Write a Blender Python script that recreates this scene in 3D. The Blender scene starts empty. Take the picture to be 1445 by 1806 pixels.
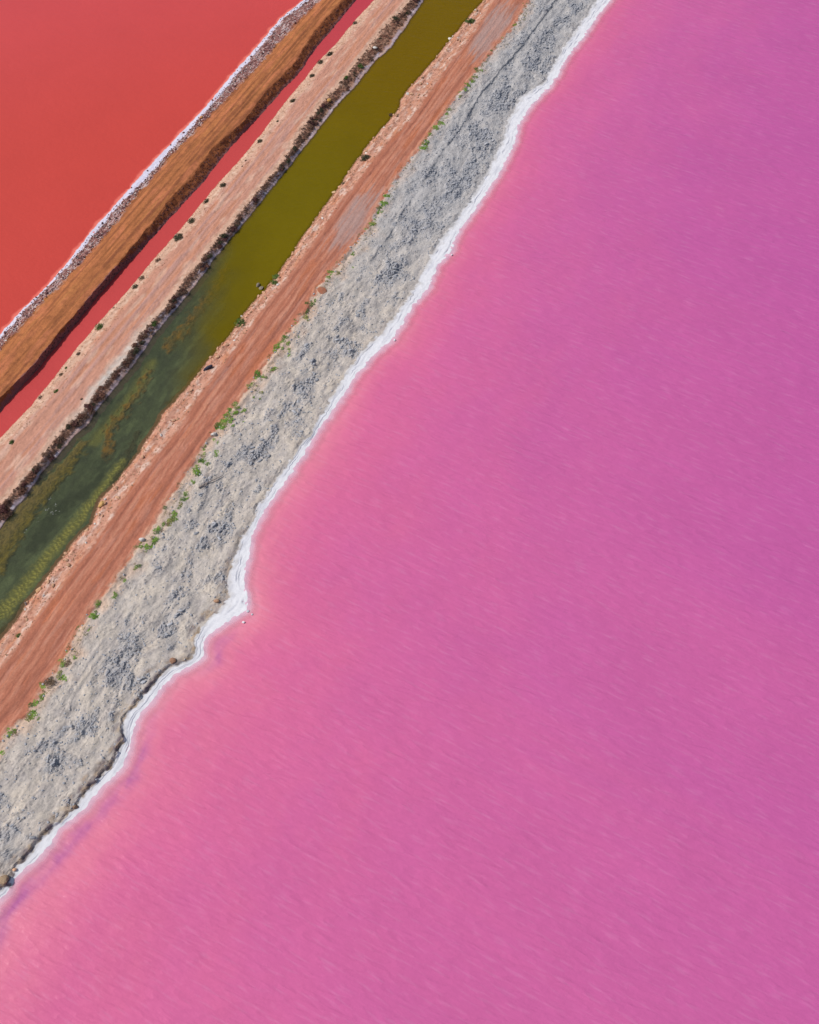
import bpy, math, random
import numpy as np
from mathutils import Vector, Matrix, Euler

random.seed(7)
rng = np.random.default_rng(7)
scene = bpy.context.scene
COL = scene.collection

# ------------------------------------------------------------------ camera
PW, PH = 1445.0, 1806.0            # size of the photograph the traced outlines were read from
FPX = 1686.0                       # focal length in those pixels
TILT = math.radians(29.0)          # degrees off straight down
CAM_H = 110.0
cam_data = bpy.data.cameras.new("camera")
cam = bpy.data.objects.new("camera", cam_data)
COL.objects.link(cam)
cam.location = (0, 0, CAM_H)
cam.rotation_euler = (TILT, 0, 0)
cam_data.sensor_fit = 'VERTICAL'
cam_data.sensor_height = 36.0
cam_data.lens = 36.0 * FPX / PH
cam_data.clip_start = 1.0
cam_data.clip_end = 12000.0
scene.camera = cam

# ------------------------------------------------------------------ light
SUN_DIR = Vector((-0.93, 0.13, 1.15)).normalized()     # towards the sun
sun_el = math.asin(SUN_DIR.z)
sun_az = math.atan2(SUN_DIR.x, SUN_DIR.y)
world = bpy.data.worlds.new("World")
scene.world = world
world.use_nodes = True
wn = world.node_tree
wn.nodes.clear()
sky = wn.nodes.new('ShaderNodeTexSky')
sky.sky_type = 'NISHITA'
sky.sun_disc = False
sky.sun_elevation = sun_el
sky.sun_rotation = sun_az
sky.air_density = 1.0
sky.dust_density = 2.0
sky.ozone_density = 1.0
bg = wn.nodes.new('ShaderNodeBackground')
bg.inputs['Strength'].default_value = 0.085
wo = wn.nodes.new('ShaderNodeOutputWorld')
wn.links.new(sky.outputs[0], bg.inputs[0])
wn.links.new(bg.outputs[0], wo.inputs[0])
sd = bpy.data.lights.new("sun", 'SUN')
sd.energy = 3.0
sd.angle = math.radians(0.5)
sd.color = (1.0, 0.955, 0.90)
so = bpy.data.objects.new("sun", sd)
COL.objects.link(so)
so.rotation_euler = SUN_DIR.to_track_quat('Z', 'Y').to_euler()
so.location = (0, 0, 200)
scene.view_settings.view_transform = 'Standard'
scene.view_settings.look = 'None'
scene.view_settings.exposure = 0.0
scene.view_settings.gamma = 1.0
scene.view_settings.use_curve_mapping = False

# ------------------------------------------------------------------ coordinates
AX = np.array([0.4440, 0.8960]); AX = AX / np.hypot(*AX)     # along the banks (s)
BX = np.array([AX[1], -AX[0]])                               # across them, to the right (t)
CT, ST = math.cos(TILT), math.sin(TILT)


def ground(px, py, z=0.0):
    """the ground point at height z that the photograph shows at this pixel"""
    dx = (px - PW / 2) / FPX
    dy = (PH / 2 - py) / FPX
    wx, wy, wz = dx, dy * CT + ST, dy * ST - CT
    k = (z - CAM_H) / wz
    return wx * k, wy * k


def to_st(x, y):
    return x * AX[0] + y * AX[1], x * BX[0] + y * BX[1]


def to_xy(s, t):
    return s * AX[0] + t * BX[0], s * AX[1] + t * BX[1]


def px_st(px, py, z=0.0):
    return to_st(*ground(px, py, z))


def lin(r, g, b):
    def f(c):
        c /= 255.0
        return c / 12.92 if c <= 0.04045 else ((c + 0.055) / 1.055) ** 2.4
    return np.array([f(r), f(g), f(b)])


# ------------------------------------------------------------------ noise
def _hash(ix, iy, seed):
    h = (ix.astype(np.int64) * 374761393 + iy.astype(np.int64) * 668265263 + seed * 974634877) & 0xFFFFFFFF
    h = ((h ^ (h >> 13)) * 1274126177) & 0xFFFFFFFF
    h = (h ^ (h >> 16)) & 0xFFFFFFFF
    return h.astype(np.float64) / 4294967295.0


def gnoise(x, y, seed=0):
    x, y = np.broadcast_arrays(np.asarray(x, float), np.asarray(y, float))
    ix, iy = np.floor(x), np.floor(y)
    fx, fy = x - ix, y - iy
    u = fx * fx * fx * (fx * (fx * 6 - 15) + 10)
    v = fy * fy * fy * (fy * (fy * 6 - 15) + 10)

    def g(ox, oy):
        a = _hash(ix + ox, iy + oy, seed) * 2 * np.pi
        return np.cos(a) * (fx - ox) + np.sin(a) * (fy - oy)
    n0 = g(0, 0) * (1 - u) + g(1, 0) * u
    n1 = g(0, 1) * (1 - u) + g(1, 1) * u
    return (n0 * (1 - v) + n1 * v) * 1.6


def fbm(x, y, octv=4, seed=0, gain=0.5):
    r = 0.0
    a = 1.0
    tot = 0.0
    for o in range(octv):
        r = r + a * gnoise(np.asarray(x) * 2 ** o + 17.3 * o, np.asarray(y) * 2 ** o - 9.1 * o, seed + o * 31)
        tot += a
        a *= gain
    return r / tot * 1.5


def worley(x, y, seed=0):
    ix, iy = np.floor(x), np.floor(y)
    f1 = np.full(np.shape(x), 9.0)
    f2 = np.full(np.shape(x), 9.0)
    idv = np.zeros(np.shape(x))
    for ox in (-1, 0, 1):
        for oy in (-1, 0, 1):
            cx, cy = ix + ox, iy + oy
            dx = cx + _hash(cx, cy, seed) - x
            dy = cy + _hash(cx, cy, seed + 5) - y
            d = np.sqrt(dx * dx + dy * dy)
            near = d < f1
            f2 = np.where(near, f1, np.minimum(f2, d))
            idv = np.where(near, _hash(cx, cy, seed + 9), idv)
            f1 = np.where(near, d, f1)
    return f1, f2, idv


def sstep(a, b, x):
    t = np.clip((x - a) / (b - a), 0, 1)
    return t * t * (3 - 2 * t)


def mix(a, b, m):
    m = np.clip(m, 0, 1)[..., None]
    return a * (1 - m) + b * m


# ------------------------------------------------------------------ outlines read from the photograph (pixels)
L_A = [(536,0),(494,33),(457,79),(419,120),(380,168),(345,208),(307,247),(282,274),(249,309),(216,347),(183,384),(162,408),(137,441),(112,471),(83,506),(41,545),(0,591)]
L_A2 = [(552,0),(503,33),(470,77),(432,120),(394,166),(363,203),(320,251),(288,286),(255,326),(210,365),(187,397),(168,416),(143,447),(102,492),(53,541),(0,603)]
L_A3 = [(562,4),(540,24),(511,54),(463,108),(415,158),(363,212),(301,274),(251,334),(210,384),(195,405),(162,443),(129,479),(75,533),(25,587),(0,616)]
L_B = [(604,3),(590,17),(556,54),(515,116),(469,162),(428,216),(374,262),(345,304),(299,352),(268,393),(208,466),(154,529),(104,587),(54,649),(0,702)]
L_B2 = [(626,2),(593,44),(550,95),(531,125),(499,158),(448,216),(403,264),(353,328),(291,394),(249,442),(199,491),(162,537),(120,589),(71,645),(25,697),(0,726)]
L_C = [(660,0),(629,33),(591,79),(558,112),(533,145),(511,170),(457,241),(419,287),(374,336),(332,388),(307,417),(274,454),(233,504),(187,554),(137,612),(96,666),(54,716),(0,772)]
L_D1 = [(724,4),(683,46),(641,100),(600,152),(575,176),(542,220),(500,287),(455,340),(399,408),(361,454),(328,496),(291,545),(249,590),(224,633),(179,682),(150,724),(108,762),(75,812),(46,841),(17,879),(0,895)]
L_D2 = [(749,0),(728,29),(691,83),(662,108),(629,149),(587,195),(546,249),(500,307),(462,355),(424,400),(374,462),(345,504),(307,550),(274,587),(245,633),(208,678),(166,728),(158,748),(129,770),(108,797),(75,833),(50,870),(21,903),(0,933)]
L_E = [(855,0),(828,29),(791,75),(749,125),(720,158),(708,174),(703,195),(687,212),(658,245),(622,294),(587,346),(566,374),(545,402),(509,458),(491,483),(472,508),(433,550),(407,590),(361,645),(328,687),(287,732),(270,762),(233,816),(174,887),(162,924),(129,957),(102,995),(68,1038),(50,1061),(29,1096),(0,1129)]
L_E2 = [(872,2),(845,46),(799,106),(757,166),(728,208),(687,249),(654,291),(625,330),(599,358),(566,412),(537,450),(504,497),(462,549),(433,591),(392,645),(349,702),(320,754),(268,816),(224,874),(179,945),(137,999),(100,1048),(62,1097),(25,1150),(0,1183)]
L_F = [(932,0),(909,42),(886,68),(853,108),(824,145),(791,187),(766,222),(737,262),(708,299),(676,345),(645,404),(612,445),(579,483),(558,508),(537,549),(500,595),(475,632),(446,670),(420,705),(397,735),(361,780),(324,837),(291,887),(266,928),(233,974),(195,1028),(154,1082),(137,1108),(104,1174),(79,1203),(54,1249),(12,1286),(0,1299)]
L_G = [(1052,0),(1036,25),(1015,54),(990,87),(973,120),(961,143),(919,170),(903,199),(892,224),(886,249),(865,291),(844,332),(813,375),(786,412),(757,454),(745,479),(732,508),(707,541),(674,587),(645,611),(616,649),(596,680),(581,708),(552,760),(511,812),(461,883),(444,920),(428,949),(419,970),(403,1007),(401,1057),(386,1072),(359,1098),(343,1129),(346,1154),(332,1166),(299,1179),(266,1212),(233,1249),(218,1270),(219,1309),(203,1345),(170,1379),(138,1414),(131,1428),(83,1466),(52,1511),(28,1528),(14,1563),(0,1566)]
L_H = [(1077,0),(1056,25),(1032,62),(998,104),(986,129),(969,154),(940,183),(915,220),(909,249),(890,291),(861,336),(824,390),(811,404),(795,445),(770,470),(757,508),(741,524),(720,553),(695,595),(662,624),(628,661),(606,697),(565,754),(515,833),(469,895),(444,945),(440,983),(428,1020),(438,1053),(436,1076),(400,1098),(361,1125),(357,1160),(341,1174),(303,1191),(270,1233),(241,1270),(231,1305),(228,1325),(210,1362),(180,1386),(149,1428),(114,1452),(90,1487),(59,1521),(31,1542),(17,1563),(0,1587)]


def smooth1(a, n):
    if n < 1:
        return a
    k = np.exp(-0.5 * (np.arange(-3 * n, 3 * n + 1) / n) ** 2)
    k /= k.sum()
    p = np.pad(a, 3 * n, mode='edge')
    return np.convolve(p, k, mode='valid')


def edge_fn(pts, z, seed, wig=0.16):
    st = np.array([px_st(px, py, z) for px, py in pts])
    o = np.argsort(st[:, 0])
    s_, t_ = st[o, 0], st[o, 1]

    def f(s):
        s = np.asarray(s, float)
        dense = np.arange(s_[0] - 20, s_[-1] + 20, 0.1)
        td = smooth1(np.interp(dense, s_, t_), 3)
        t = np.interp(s, dense, td)
        w = wig * (fbm(s / 1.9, s * 0 + seed * 3.7, 3, seed) + 0.5 * gnoise(s / 0.5, s * 0 + seed, seed + 3))
        far = np.clip((np.abs(s - np.clip(s, s_[0], s_[-1])) - 5) / 60, 0, 1)
        return t + w + far * 2.0 * gnoise(s / 23.0, s * 0 + 0.5 + seed, seed + 70)
    return f


ZA, ZA2, ZA3, ZB = 0.0, 0.10, 0.35, 1.05
ZD1, ZE2, ZF, ZG = 0.70, 1.15, 1.2, 0.25
eA, eA2o, eA3 = edge_fn(L_A, 0, 1), edge_fn(L_A2, ZA2, 2, 0.2), edge_fn(L_A3, ZA3, 3, 0.25)
eA2 = lambda s: 0.3 * eA(s) + 0.7 * eA2o(s)
eB, eB2 = edge_fn(L_B, ZB, 4, 0.12), edge_fn(L_B2, 0, 5, 0.14)
eC, eD1, eD2 = edge_fn(L_C, 0.1, 6, 0.12), edge_fn(L_D1, ZD1, 7, 0.25), edge_fn(L_D2, 0, 8, 0.16)
eE, eE2, eF = edge_fn(L_E, 0, 9, 0.16), edge_fn(L_E2, ZE2, 10, 0.15), edge_fn(L_F, ZF, 11, 0.18)
eG, eH = edge_fn(L_G, ZG, 12, 0.26), edge_fn(L_H, 0, 13, 0.20)


def s_of(px, py, z=0.0):
    return px_st(px, py, z)[0]


# ------------------------------------------------------------------ mesh helpers
def prop(o, label=None, cat=None, group=None, kind=None):
    if label: o['label'] = label
    if cat: o['category'] = cat
    if group: o['group'] = group
    if kind: o['kind'] = kind
    return o


def mesh_np(name, V, F, mat=None, col=None, attrs=None, smooth=False):
    """V (n,3); F (m,4) or (m,3)"""
    me = bpy.data.meshes.new(name)
    n, m, k = len(V), len(F), F.shape[1]
    me.vertices.add(n)
    me.vertices.foreach_set('co', np.ascontiguousarray(V, dtype=np.float32).ravel())
    me.loops.add(m * k)
    me.loops.foreach_set('vertex_index', np.ascontiguousarray(F, dtype=np.int32).ravel())
    me.polygons.add(m)
    me.polygons.foreach_set('loop_start', np.arange(0, m * k, k, dtype=np.int32))
    me.polygons.foreach_set('loop_total', np.full(m, k, dtype=np.int32))
    me.polygons.foreach_set('use_smooth', np.full(m, smooth))
    if col is not None:
        a = me.attributes.new('Col', 'FLOAT_COLOR', 'POINT')
        c = np.ones((n, 4), dtype=np.float32)
        c[:, :3] = np.clip(col, 0, 1)
        a.data.foreach_set('color', c.ravel())
    for k_, v in (attrs or {}).items():
        a = me.attributes.new(k_, 'FLOAT', 'POINT')
        a.data.foreach_set('value', np.ascontiguousarray(v, dtype=np.float32).ravel())
    me.update(calc_edges=True)
    me.validate()
    if mat: me.materials.append(mat)
    return me


def obj(name, me, parent=None):
    o = bpy.data.objects.new(name, me)
    COL.objects.link(o)
    if parent is not None: o.parent = parent
    return o


def grid_obj(name, S, T, Z, mat, col=None, attrs=None, smooth=False):
    X, Y = to_xy(S, T)
    ny, nx = S.shape
    V = np.stack([X, Y, Z], -1).reshape(-1, 3)
    i = np.arange(ny * nx).reshape(ny, nx)
    F = np.stack([i[:-1, :-1], i[:-1, 1:], i[1:, 1:], i[1:, :-1]], -1).reshape(-1, 4)
    at = {k: v.reshape(-1) for k, v in (attrs or {}).items()}
    me = mesh_np(name, V, F, mat, None if col is None else col.reshape(-1, 3), at, smooth)
    # faces look up: t runs right, s runs away -> orientation is clockwise; flip when needed
    if me.polygons[0].normal.z < 0: me.flip_normals()
    o = obj(name, me)
    o['kind'] = 'structure'
    return o


# ------------------------------------------------------------------ materials
def nodes_of(m):
    m.use_nodes = True
    nt = m.node_tree
    nt.nodes.clear()
    out = nt.nodes.new('ShaderNodeOutputMaterial')
    b = nt.nodes.new('ShaderNodeBsdfPrincipled')
    nt.links.new(b.outputs[0], out.inputs[0])
    return nt, b, out


def N(nt, typ, **kw):
    n = nt.nodes.new(typ)
    for k, v in kw.items():
        if k in n.inputs.keys(): n.inputs[k].default_value = v
        else: setattr(n, k, v)
    return n


def noise(nt, vec, scale, detail=4, rough=0.55):
    n = N(nt, 'ShaderNodeTexNoise')
    n.inputs['Scale'].default_value = scale
    n.inputs['Detail'].default_value = detail
    n.inputs['Roughness'].default_value = rough
    nt.links.new(vec, n.inputs['Vector'])
    return n


def maprange(nt, sock, a, b, c, d):
    m = N(nt, 'ShaderNodeMapRange')
    for k, v in zip((1, 2, 3, 4), (a, b, c, d)): m.inputs[k].default_value = v
    nt.links.new(sock, m.inputs[0])
    return m.outputs[0]


def bank_vec(nt, along=1.0, across=1.0):
    """object coordinates turned so that x runs along the banks, scaled"""
    tc = N(nt, 'ShaderNodeTexCoord')
    mp = N(nt, 'ShaderNodeMapping')
    mp.inputs['Rotation'].default_value = (0, 0, -math.atan2(AX[1], AX[0]))
    mp2 = N(nt, 'ShaderNodeMapping')
    mp2.inputs['Scale'].default_value = (along, across, 1)
    nt.links.new(tc.outputs['Object'], mp.inputs['Vector'])
    nt.links.new(mp.outputs[0], mp2.inputs['Vector'])
    return mp2.outputs[0]


def land_mat(name, grain=6.0, amp=0.22, bump=0.04, streak=0.0, rough=0.92):
    m = bpy.data.materials.new(name)
    nt, b, out = nodes_of(m)
    at = N(nt, 'ShaderNodeAttribute', attribute_name='Col')
    v = bank_vec(nt)
    n1 = noise(nt, v, grain, 5, 0.7)
    n2 = noise(nt, v, grain * 0.22, 4, 0.6)
    f1 = maprange(nt, n1.outputs['Fac'], 0.25, 0.75, 1 - amp, 1 + amp)
    f2 = maprange(nt, n2.outputs['Fac'], 0.25, 0.75, 1 - amp * 0.6, 1 + amp * 0.6)
    mu = N(nt, 'ShaderNodeMath', operation='MULTIPLY')
    nt.links.new(f1, mu.inputs[0]); nt.links.new(f2, mu.inputs[1])
    fac = mu.outputs[0]
    if streak:
        ns = noise(nt, bank_vec(nt, 0.07, 1.0), 3.2, 4, 0.6)
        f3 = maprange(nt, ns.outputs['Fac'], 0.25, 0.75, 1 - streak, 1 + streak)
        m3 = N(nt, 'ShaderNodeMath', operation='MULTIPLY')
        nt.links.new(fac, m3.inputs[0]); nt.links.new(f3, m3.inputs[1])
        fac = m3.outputs[0]
    vm = N(nt, 'ShaderNodeVectorMath', operation='SCALE')
    nt.links.new(at.outputs['Color'], vm.inputs[0]); nt.links.new(fac, vm.inputs['Scale'])
    nt.links.new(vm.outputs[0], b.inputs['Base Color'])
    b.inputs['Roughness'].default_value = rough
    b.inputs['Specular IOR Level'].default_value = 0.2
    bp = N(nt, 'ShaderNodeBump')
    bp.inputs['Strength'].default_value = 0.9
    bp.inputs['Distance'].default_value = bump
    nt.links.new(n1.outputs['Fac'], bp.inputs['Height'])
    nt.links.new(bp.outputs[0], b.inputs['Normal'])
    return m


def flat_mat(name, rgb, amp=0.25, scale=8.0, rough=0.9, rnd=0.3, rgb2=None):
    """one natural colour broken up by noise and by a random value per object"""
    m = bpy.data.materials.new(name)
    nt, b, out = nodes_of(m)
    tc = N(nt, 'ShaderNodeTexCoord')
    oi = N(nt, 'ShaderNodeObjectInfo')
    n1 = noise(nt, tc.outputs['Object'], scale, 3)
    mx = N(nt, 'ShaderNodeMix', data_type='RGBA')
    mx.inputs[6].default_value = (*rgb, 1)
    mx.inputs[7].default_value = (*(rgb2 if rgb2 is not None else np.array(rgb) * 0.7), 1)
    nt.links.new(maprange(nt, n1.outputs['Fac'], 0.4, 0.62, 0, 1), mx.inputs[0])
    f = maprange(nt, oi.outputs['Random'], 0, 1, 1 - rnd, 1 + rnd)
    vm = N(nt, 'ShaderNodeVectorMath', operation='SCALE')
    nt.links.new(mx.outputs[2], vm.inputs[0]); nt.links.new(f, vm.inputs['Scale'])
    nt.links.new(vm.outputs[0], b.inputs['Base Color'])
    b.inputs['Roughness'].default_value = rough
    b.inputs['Specular IOR Level'].default_value = 0.2
    return m


def water_mat(name, wave_deg, waves, rough=0.12, bed=False, alpha=False, amp=0.05, spec=0.5):
    """turbid coloured brine: the colour of the suspended matter comes from the Col attribute, ripples from bump.
    waves: list of (scale across crests, stretch along crests, height in m)"""
    m = bpy.data.materials.new(name)
    nt, b, out = nodes_of(m)
    at = N(nt, 'ShaderNodeAttribute', attribute_name='Col')
    tc = N(nt, 'ShaderNodeTexCoord')
    prev = None
    first = None
    foam = None  # mask for sky reflection painted pale along the crests
    for k, (sc, st, h, ridged) in enumerate(waves):
        mp = N(nt, 'ShaderNodeMapping')
        mp.inputs['Rotation'].default_value = (0, 0, math.radians(-(wave_deg + (7 if k % 2 else -5))))
        mp2 = N(nt, 'ShaderNodeMapping')
        mp2.inputs['Scale'].default_value = (sc / st, sc, 1)
        mp2.inputs['Location'].default_value = (13.7 * k, 5.1 * k, 0)
        nt.links.new(tc.outputs['Object'], mp.inputs['Vector'])
        nt.links.new(mp.outputs[0], mp2.inputs['Vector'])
        # bend the crests a little
        nw = noise(nt, mp2.outputs[0], 0.35, 2)
        va = N(nt, 'ShaderNodeVectorMath', operation='MULTIPLY_ADD')
        va.inputs[1].default_value = (0.0, 0.9 if ridged else 1.4, 0.0)
        nt.links.new(nw.outputs['Color'], va.inputs[0])
        nt.links.new(mp2.outputs[0], va.inputs[2])
        n = noise(nt, va.outputs[0], 1.0, 1.5 if ridged else 3, 0.5)
        sock = n.outputs['Fac']
        if ridged:
            a1 = N(nt, 'ShaderNodeMath', operation='SUBTRACT'); a1.inputs[1].default_value = 0.5
            nt.links.new(sock, a1.inputs[0])
            a2 = N(nt, 'ShaderNodeMath', operation='ABSOLUTE'); nt.links.new(a1.outputs[0], a2.inputs[0])
            if ridged == 1: a3 = maprange(nt, a2.outputs[0], 0.0, 0.25, 1.0, 0.0)
            else: a3 = maprange(nt, a2.outputs[0], 0.0, 0.020, 1.0, 0.0)
            # painted crest streaks show only here and there
            if ridged == 1:
                sock = a3
            nm = None
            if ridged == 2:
                foam = maprange(nt, n.outputs['Fac'], 0.54, 0.80, 0.0, 0.12)  # strength of the painted sky reflection on crests
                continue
        bp = N(nt, 'ShaderNodeBump')
        bp.inputs['Strength'].default_value = 1.0
        bp.inputs['Distance'].default_value = h
        nt.links.new(sock, bp.inputs['Height'])
        if prev is not None: nt.links.new(prev, bp.inputs['Normal'])
        prev = bp.outputs[0]
        if first is None: first = n.outputs['Fac']
    col = at.outputs['Color']
    nb = noise(nt, tc.outputs['Object'], 0.09, 4, 0.6)
    f = maprange(nt, nb.outputs['Fac'], 0.25, 0.75, 1 - amp, 1 + amp)
    vm = N(nt, 'ShaderNodeVectorMath', operation='SCALE')
    nt.links.new(col, vm.inputs[0]); nt.links.new(f, vm.inputs['Scale'])
    basec = vm.outputs[0]
    if foam is not None:      # pale crest streaks: sky reflection painted into the base colour
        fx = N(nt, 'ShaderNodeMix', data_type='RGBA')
        nt.links.new(foam, fx.inputs[0]); nt.links.new(basec, fx.inputs[6])  # foam here is the mask of the painted sky reflection
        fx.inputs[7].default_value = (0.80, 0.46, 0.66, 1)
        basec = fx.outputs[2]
    nt.links.new(basec, b.inputs['Base Color'])
    b.inputs['Roughness'].default_value = rough
    b.inputs['IOR'].default_value = 1.34
    b.inputs['Specular IOR Level'].default_value = spec
    nt.links.new(prev, b.inputs['Normal'])
    if bed or alpha:
        tr = N(nt, 'ShaderNodeBsdfTransparent')
        tr.inputs[0].default_value = (0.83, 0.85, 0.70, 1) if bed else (0.97, 0.80, 0.86, 1)
        ta = N(nt, 'ShaderNodeAttribute', attribute_name='turb')
        ms = N(nt, 'ShaderNodeMixShader')
        nt.links.new(ta.outputs['Fac'], ms.inputs[0])
        nt.links.new(tr.outputs[0], ms.inputs[1])
        nt.links.new(b.outputs[0], ms.inputs[2])
        nt.links.new(ms.outputs[0], out.inputs[0])
    return m


M_DIKE = land_mat('rust_earth', 6.5, 0.26, 0.04, streak=0.12)
M_EMB = land_mat('pale_earth', 5.0, 0.14, 0.04, streak=0.07)
M_SHOULDER = land_mat('stony_earth', 5.0, 0.2, 0.06)
M_ROAD = land_mat('orange_road', 5.0, 0.16, 0.03, streak=0.07)
M_MUD = land_mat('dry_mud', 4.2, 0.19, 0.09)
M_SALT = land_mat('salt', 7.0, 0.05, 0.02, rough=0.75)
M_BED = land_mat('canal_mud', 6.0, 0.3, 0.03)
WAVE_DEG = -23.0
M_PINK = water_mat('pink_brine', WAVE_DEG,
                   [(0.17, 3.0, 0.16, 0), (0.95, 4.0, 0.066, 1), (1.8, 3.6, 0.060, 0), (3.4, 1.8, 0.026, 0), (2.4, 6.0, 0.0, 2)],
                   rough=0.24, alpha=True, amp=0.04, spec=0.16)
M_RED = water_mat('red_brine', WAVE_DEG, [(0.9, 2.6, 0.05, 0), (2.6, 1.8, 0.035, 0)], rough=0.2, amp=0.03, spec=0.4)
M_CANAL = water_mat('olive_water', WAVE_DEG + 8, [(0.9, 3.0, 0.09, 0), (2.4, 3.0, 0.06, 0)], rough=0.18, bed=True, amp=0.06, spec=0.22)


# ------------------------------------------------------------------ the banks
def rows(s0, s1, ds):
    mid = np.arange(s0, s1 + ds * 0.5, ds)
    ext = np.array([0.5, 1.5, 3, 6, 10, 16, 25, 40, 65, 100, 160, 260, 420, 700, 1200, 2400])
    return np.concatenate([s0 - ext[::-1], mid, mid[-1] + ext])


class Bank:
    """a bank of land as one height field, cut into strips between the traced edges"""

    def __init__(self, edges, s0, s1, ds, dt, skirt_l, skirt_r):
        self.s = rows(s0, s1, ds)
        e = [f(self.s) for f in edges]
        for i in range(1, len(e)): e[i] = np.maximum(e[i], e[i - 1] + 0.15)
        self.e = e
        fine = slice(16, -16)
        cols, strip = [], []
        ext_l = np.array([skirt_l, skirt_l * 0.66, skirt_l * 0.4, skirt_l * 0.22, skirt_l * 0.09])
        T = [e[0][:, None] - ext_l[None, :]]
        strip += [-1] * 5
        for k in range(len(e) - 1):
            n = int(max(2, math.ceil(np.mean((e[k + 1] - e[k])[fine]) / dt)))
            w = np.linspace(0, 1, n + 1)[:-1]
            T.append(e[k][:, None] * (1 - w) + e[k + 1][:, None] * w)
            strip += [k] * n
        ext_r = np.array([0, 0.09, 0.22, 0.4, 0.66, 1.0]) * skirt_r
        T.append(e[-1][:, None] + ext_r[None, :])
        strip += [len(e) - 1] * 6
        self.T = np.concatenate(T, 1)
        self.strip = np.array(strip)
        self.S = np.repeat(self.s[:, None], self.T.shape[1], 1)
        self.Z = np.zeros_like(self.T)
        self.C = np.zeros(self.T.shape + (3,))

    def dist(self, k):
        """metres to the right of edge k"""
        return self.T - self.e[k][:, None]

    def emit(self, name, k0, k1, mat):
        """strips k0..k1-1 as one object (strip -1 and the last are the skirts under water)"""
        j = np.where((self.strip >= k0) & (self.strip < k1))[0]
        a, b = j[0], min(j[-1] + 1, self.T.shape[1] - 1)
        sl = slice(a, b + 1)
        return grid_obj(name, self.S[:, sl], self.T[:, sl], self.Z[:, sl], mat, self.C[:, sl])

    def height(self, s, t):
        i = int(np.clip(np.searchsorted(self.s, s), 1, len(self.s) - 1))
        f = (s - self.s[i - 1]) / (self.s[i] - self.s[i - 1])
        z0 = np.interp(t, self.T[i - 1], self.Z[i - 1])
        z1 = np.interp(t, self.T[i], self.Z[i])
        return float(z0 * (1 - f) + z1 * f)


# ---- outer dike
dk = Bank([eA, eA2, eA3, eB, eB2], 42, 166, 0.17, 0.13, 2.2, 1.2)
S, T = dk.S, dk.T
dA, dA2, dA3, dB, dB2 = [dk.dist(k) for k in range(5)]
wid = (dk.e[3] - dk.e[2])[:, None]
top = dA3 / wid
z = np.where(dA < 0, dA * 0.22, 0.02 + 0.08 * np.clip(dA / (dA - dA2 + 1e-6), 0, 1))
z = z + 0.25 * sstep(0, 1, dA2 / np.maximum(dA2 - dA3, 0.2))
z = z + 0.62 * sstep(0.0, 0.45, top) + 0.1 * sstep(0.3, 0.9, top)
sl = np.clip(dB / np.maximum(dB - dB2, 0.2), 0, 1)
z = np.where(dB > 0, (1.06) * (1 - sl ** 1.05) + 0.02, z)
z = np.where(dB2 > 0, -dB2 * 0.7, z)
inl = sstep(0.1, 0.5, dA) * sstep(0.05, 0.4, -dB2)
z = z + inl * (0.07 * fbm(S / 5.0, T / 2.0, 2, 21) + (0.012 + 0.035 * (dA3 < 0)) * fbm(S / 0.45, T / 0.4, 3, 22))
rub = sstep(-0.15, 0.2, dA2) * (1 - sstep(-0.1, 0.5, dA3))
f1, f2, wid_ = worley(S / 0.42, T / 0.36, 23)
z = z + rub * (0.16 * (wid_ - 0.35) * sstep(0.55, 0.25, f1) + 0.06 * fbm(S / 0.5, T / 0.4, 2, 24))
ruts = 0.9 * fbm(S / 70.0, T / 0.6, 3, 25) + 0.25 * fbm(S / 1.6, T / 1.2, 4, 225)
z = z + sstep(0.05, 0.2, top) * (1 - sstep(0.9, 1.0, top)) * (0.035 * ruts + 0.012 * fbm(S / 0.9, T / 0.7, 3, 251))
erode = sstep(0.1, 0.4, dB + 0.3) * (dB2 < 0)
z = z + erode * 0.15 * fbm(S / 0.95, T / 0.8, 4, 26)
dk.Z = z
c = np.zeros_like(dk.C) + lin(178, 111, 69)
c = mix(c, lin(134, 80, 54), sstep(-0.1, 0.6, ruts) * 0.9)
c = mix(c, lin(190, 116, 80), sstep(0.0, 0.6, fbm(S / 7, T / 1.8, 3, 27)) * 0.8)
c = mix(c, lin(132, 82, 48), sstep(0.0, 0.55, fbm(S / 16, T / 0.55, 4, 28)) * 0.6)
c = mix(c, lin(188, 126, 74), sstep(0.2, 0.65, fbm(S / 14, T / 0.6, 4, 281)) * 0.5)
c = mix(c, lin(148, 92, 58), sstep(0.1, 0.6, fbm(S / 1.1, T / 0.8, 4, 282)) * 0.6)
c = mix(c, lin(140, 82, 50), sstep(-0.35, 0.3, dB + 0.35 * fbm(S / 1.1, T / 0.9, 3, 29)))
c = mix(c, lin(116, 66, 46), sstep(0.0, 0.6, fbm(S / 1.2, T / 0.5, 3, 30)) * sstep(0.1, 0.4, dB) * 0.8)
c = mix(c, lin(128, 88, 92), sstep(-0.42, -0.2, dB2 + 0.15 * fbm(S / 0.8, T / 0.5, 2, 31)) * 0.75)
rn = fbm(S / 0.9, T / 0.45, 3, 32)
crub = mix(np.zeros_like(c) + lin(146, 102, 96), lin(180, 148, 142), sstep(0.1, 0.5, rn))
crub = mix(crub, lin(96, 60, 62), sstep(0.7, 0.9, wid_) * 0.8)
c = mix(c, crub, sstep(-0.1, 0.12, dA2) * (1 - sstep(-0.35, 0.25, dA3 + 0.35 * fbm(S / 1.5, T / 0.7, 3, 33))))
salt_line = sstep(0.80, 0.98, 1 - np.abs(fbm(S / 5.0, T / 0.35, 2, 34))) * (fbm(S / 4, T * 0, 2, 35) > 0.05)
c = mix(c, lin(215, 200, 200), salt_line * rub * 0.75)
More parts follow.
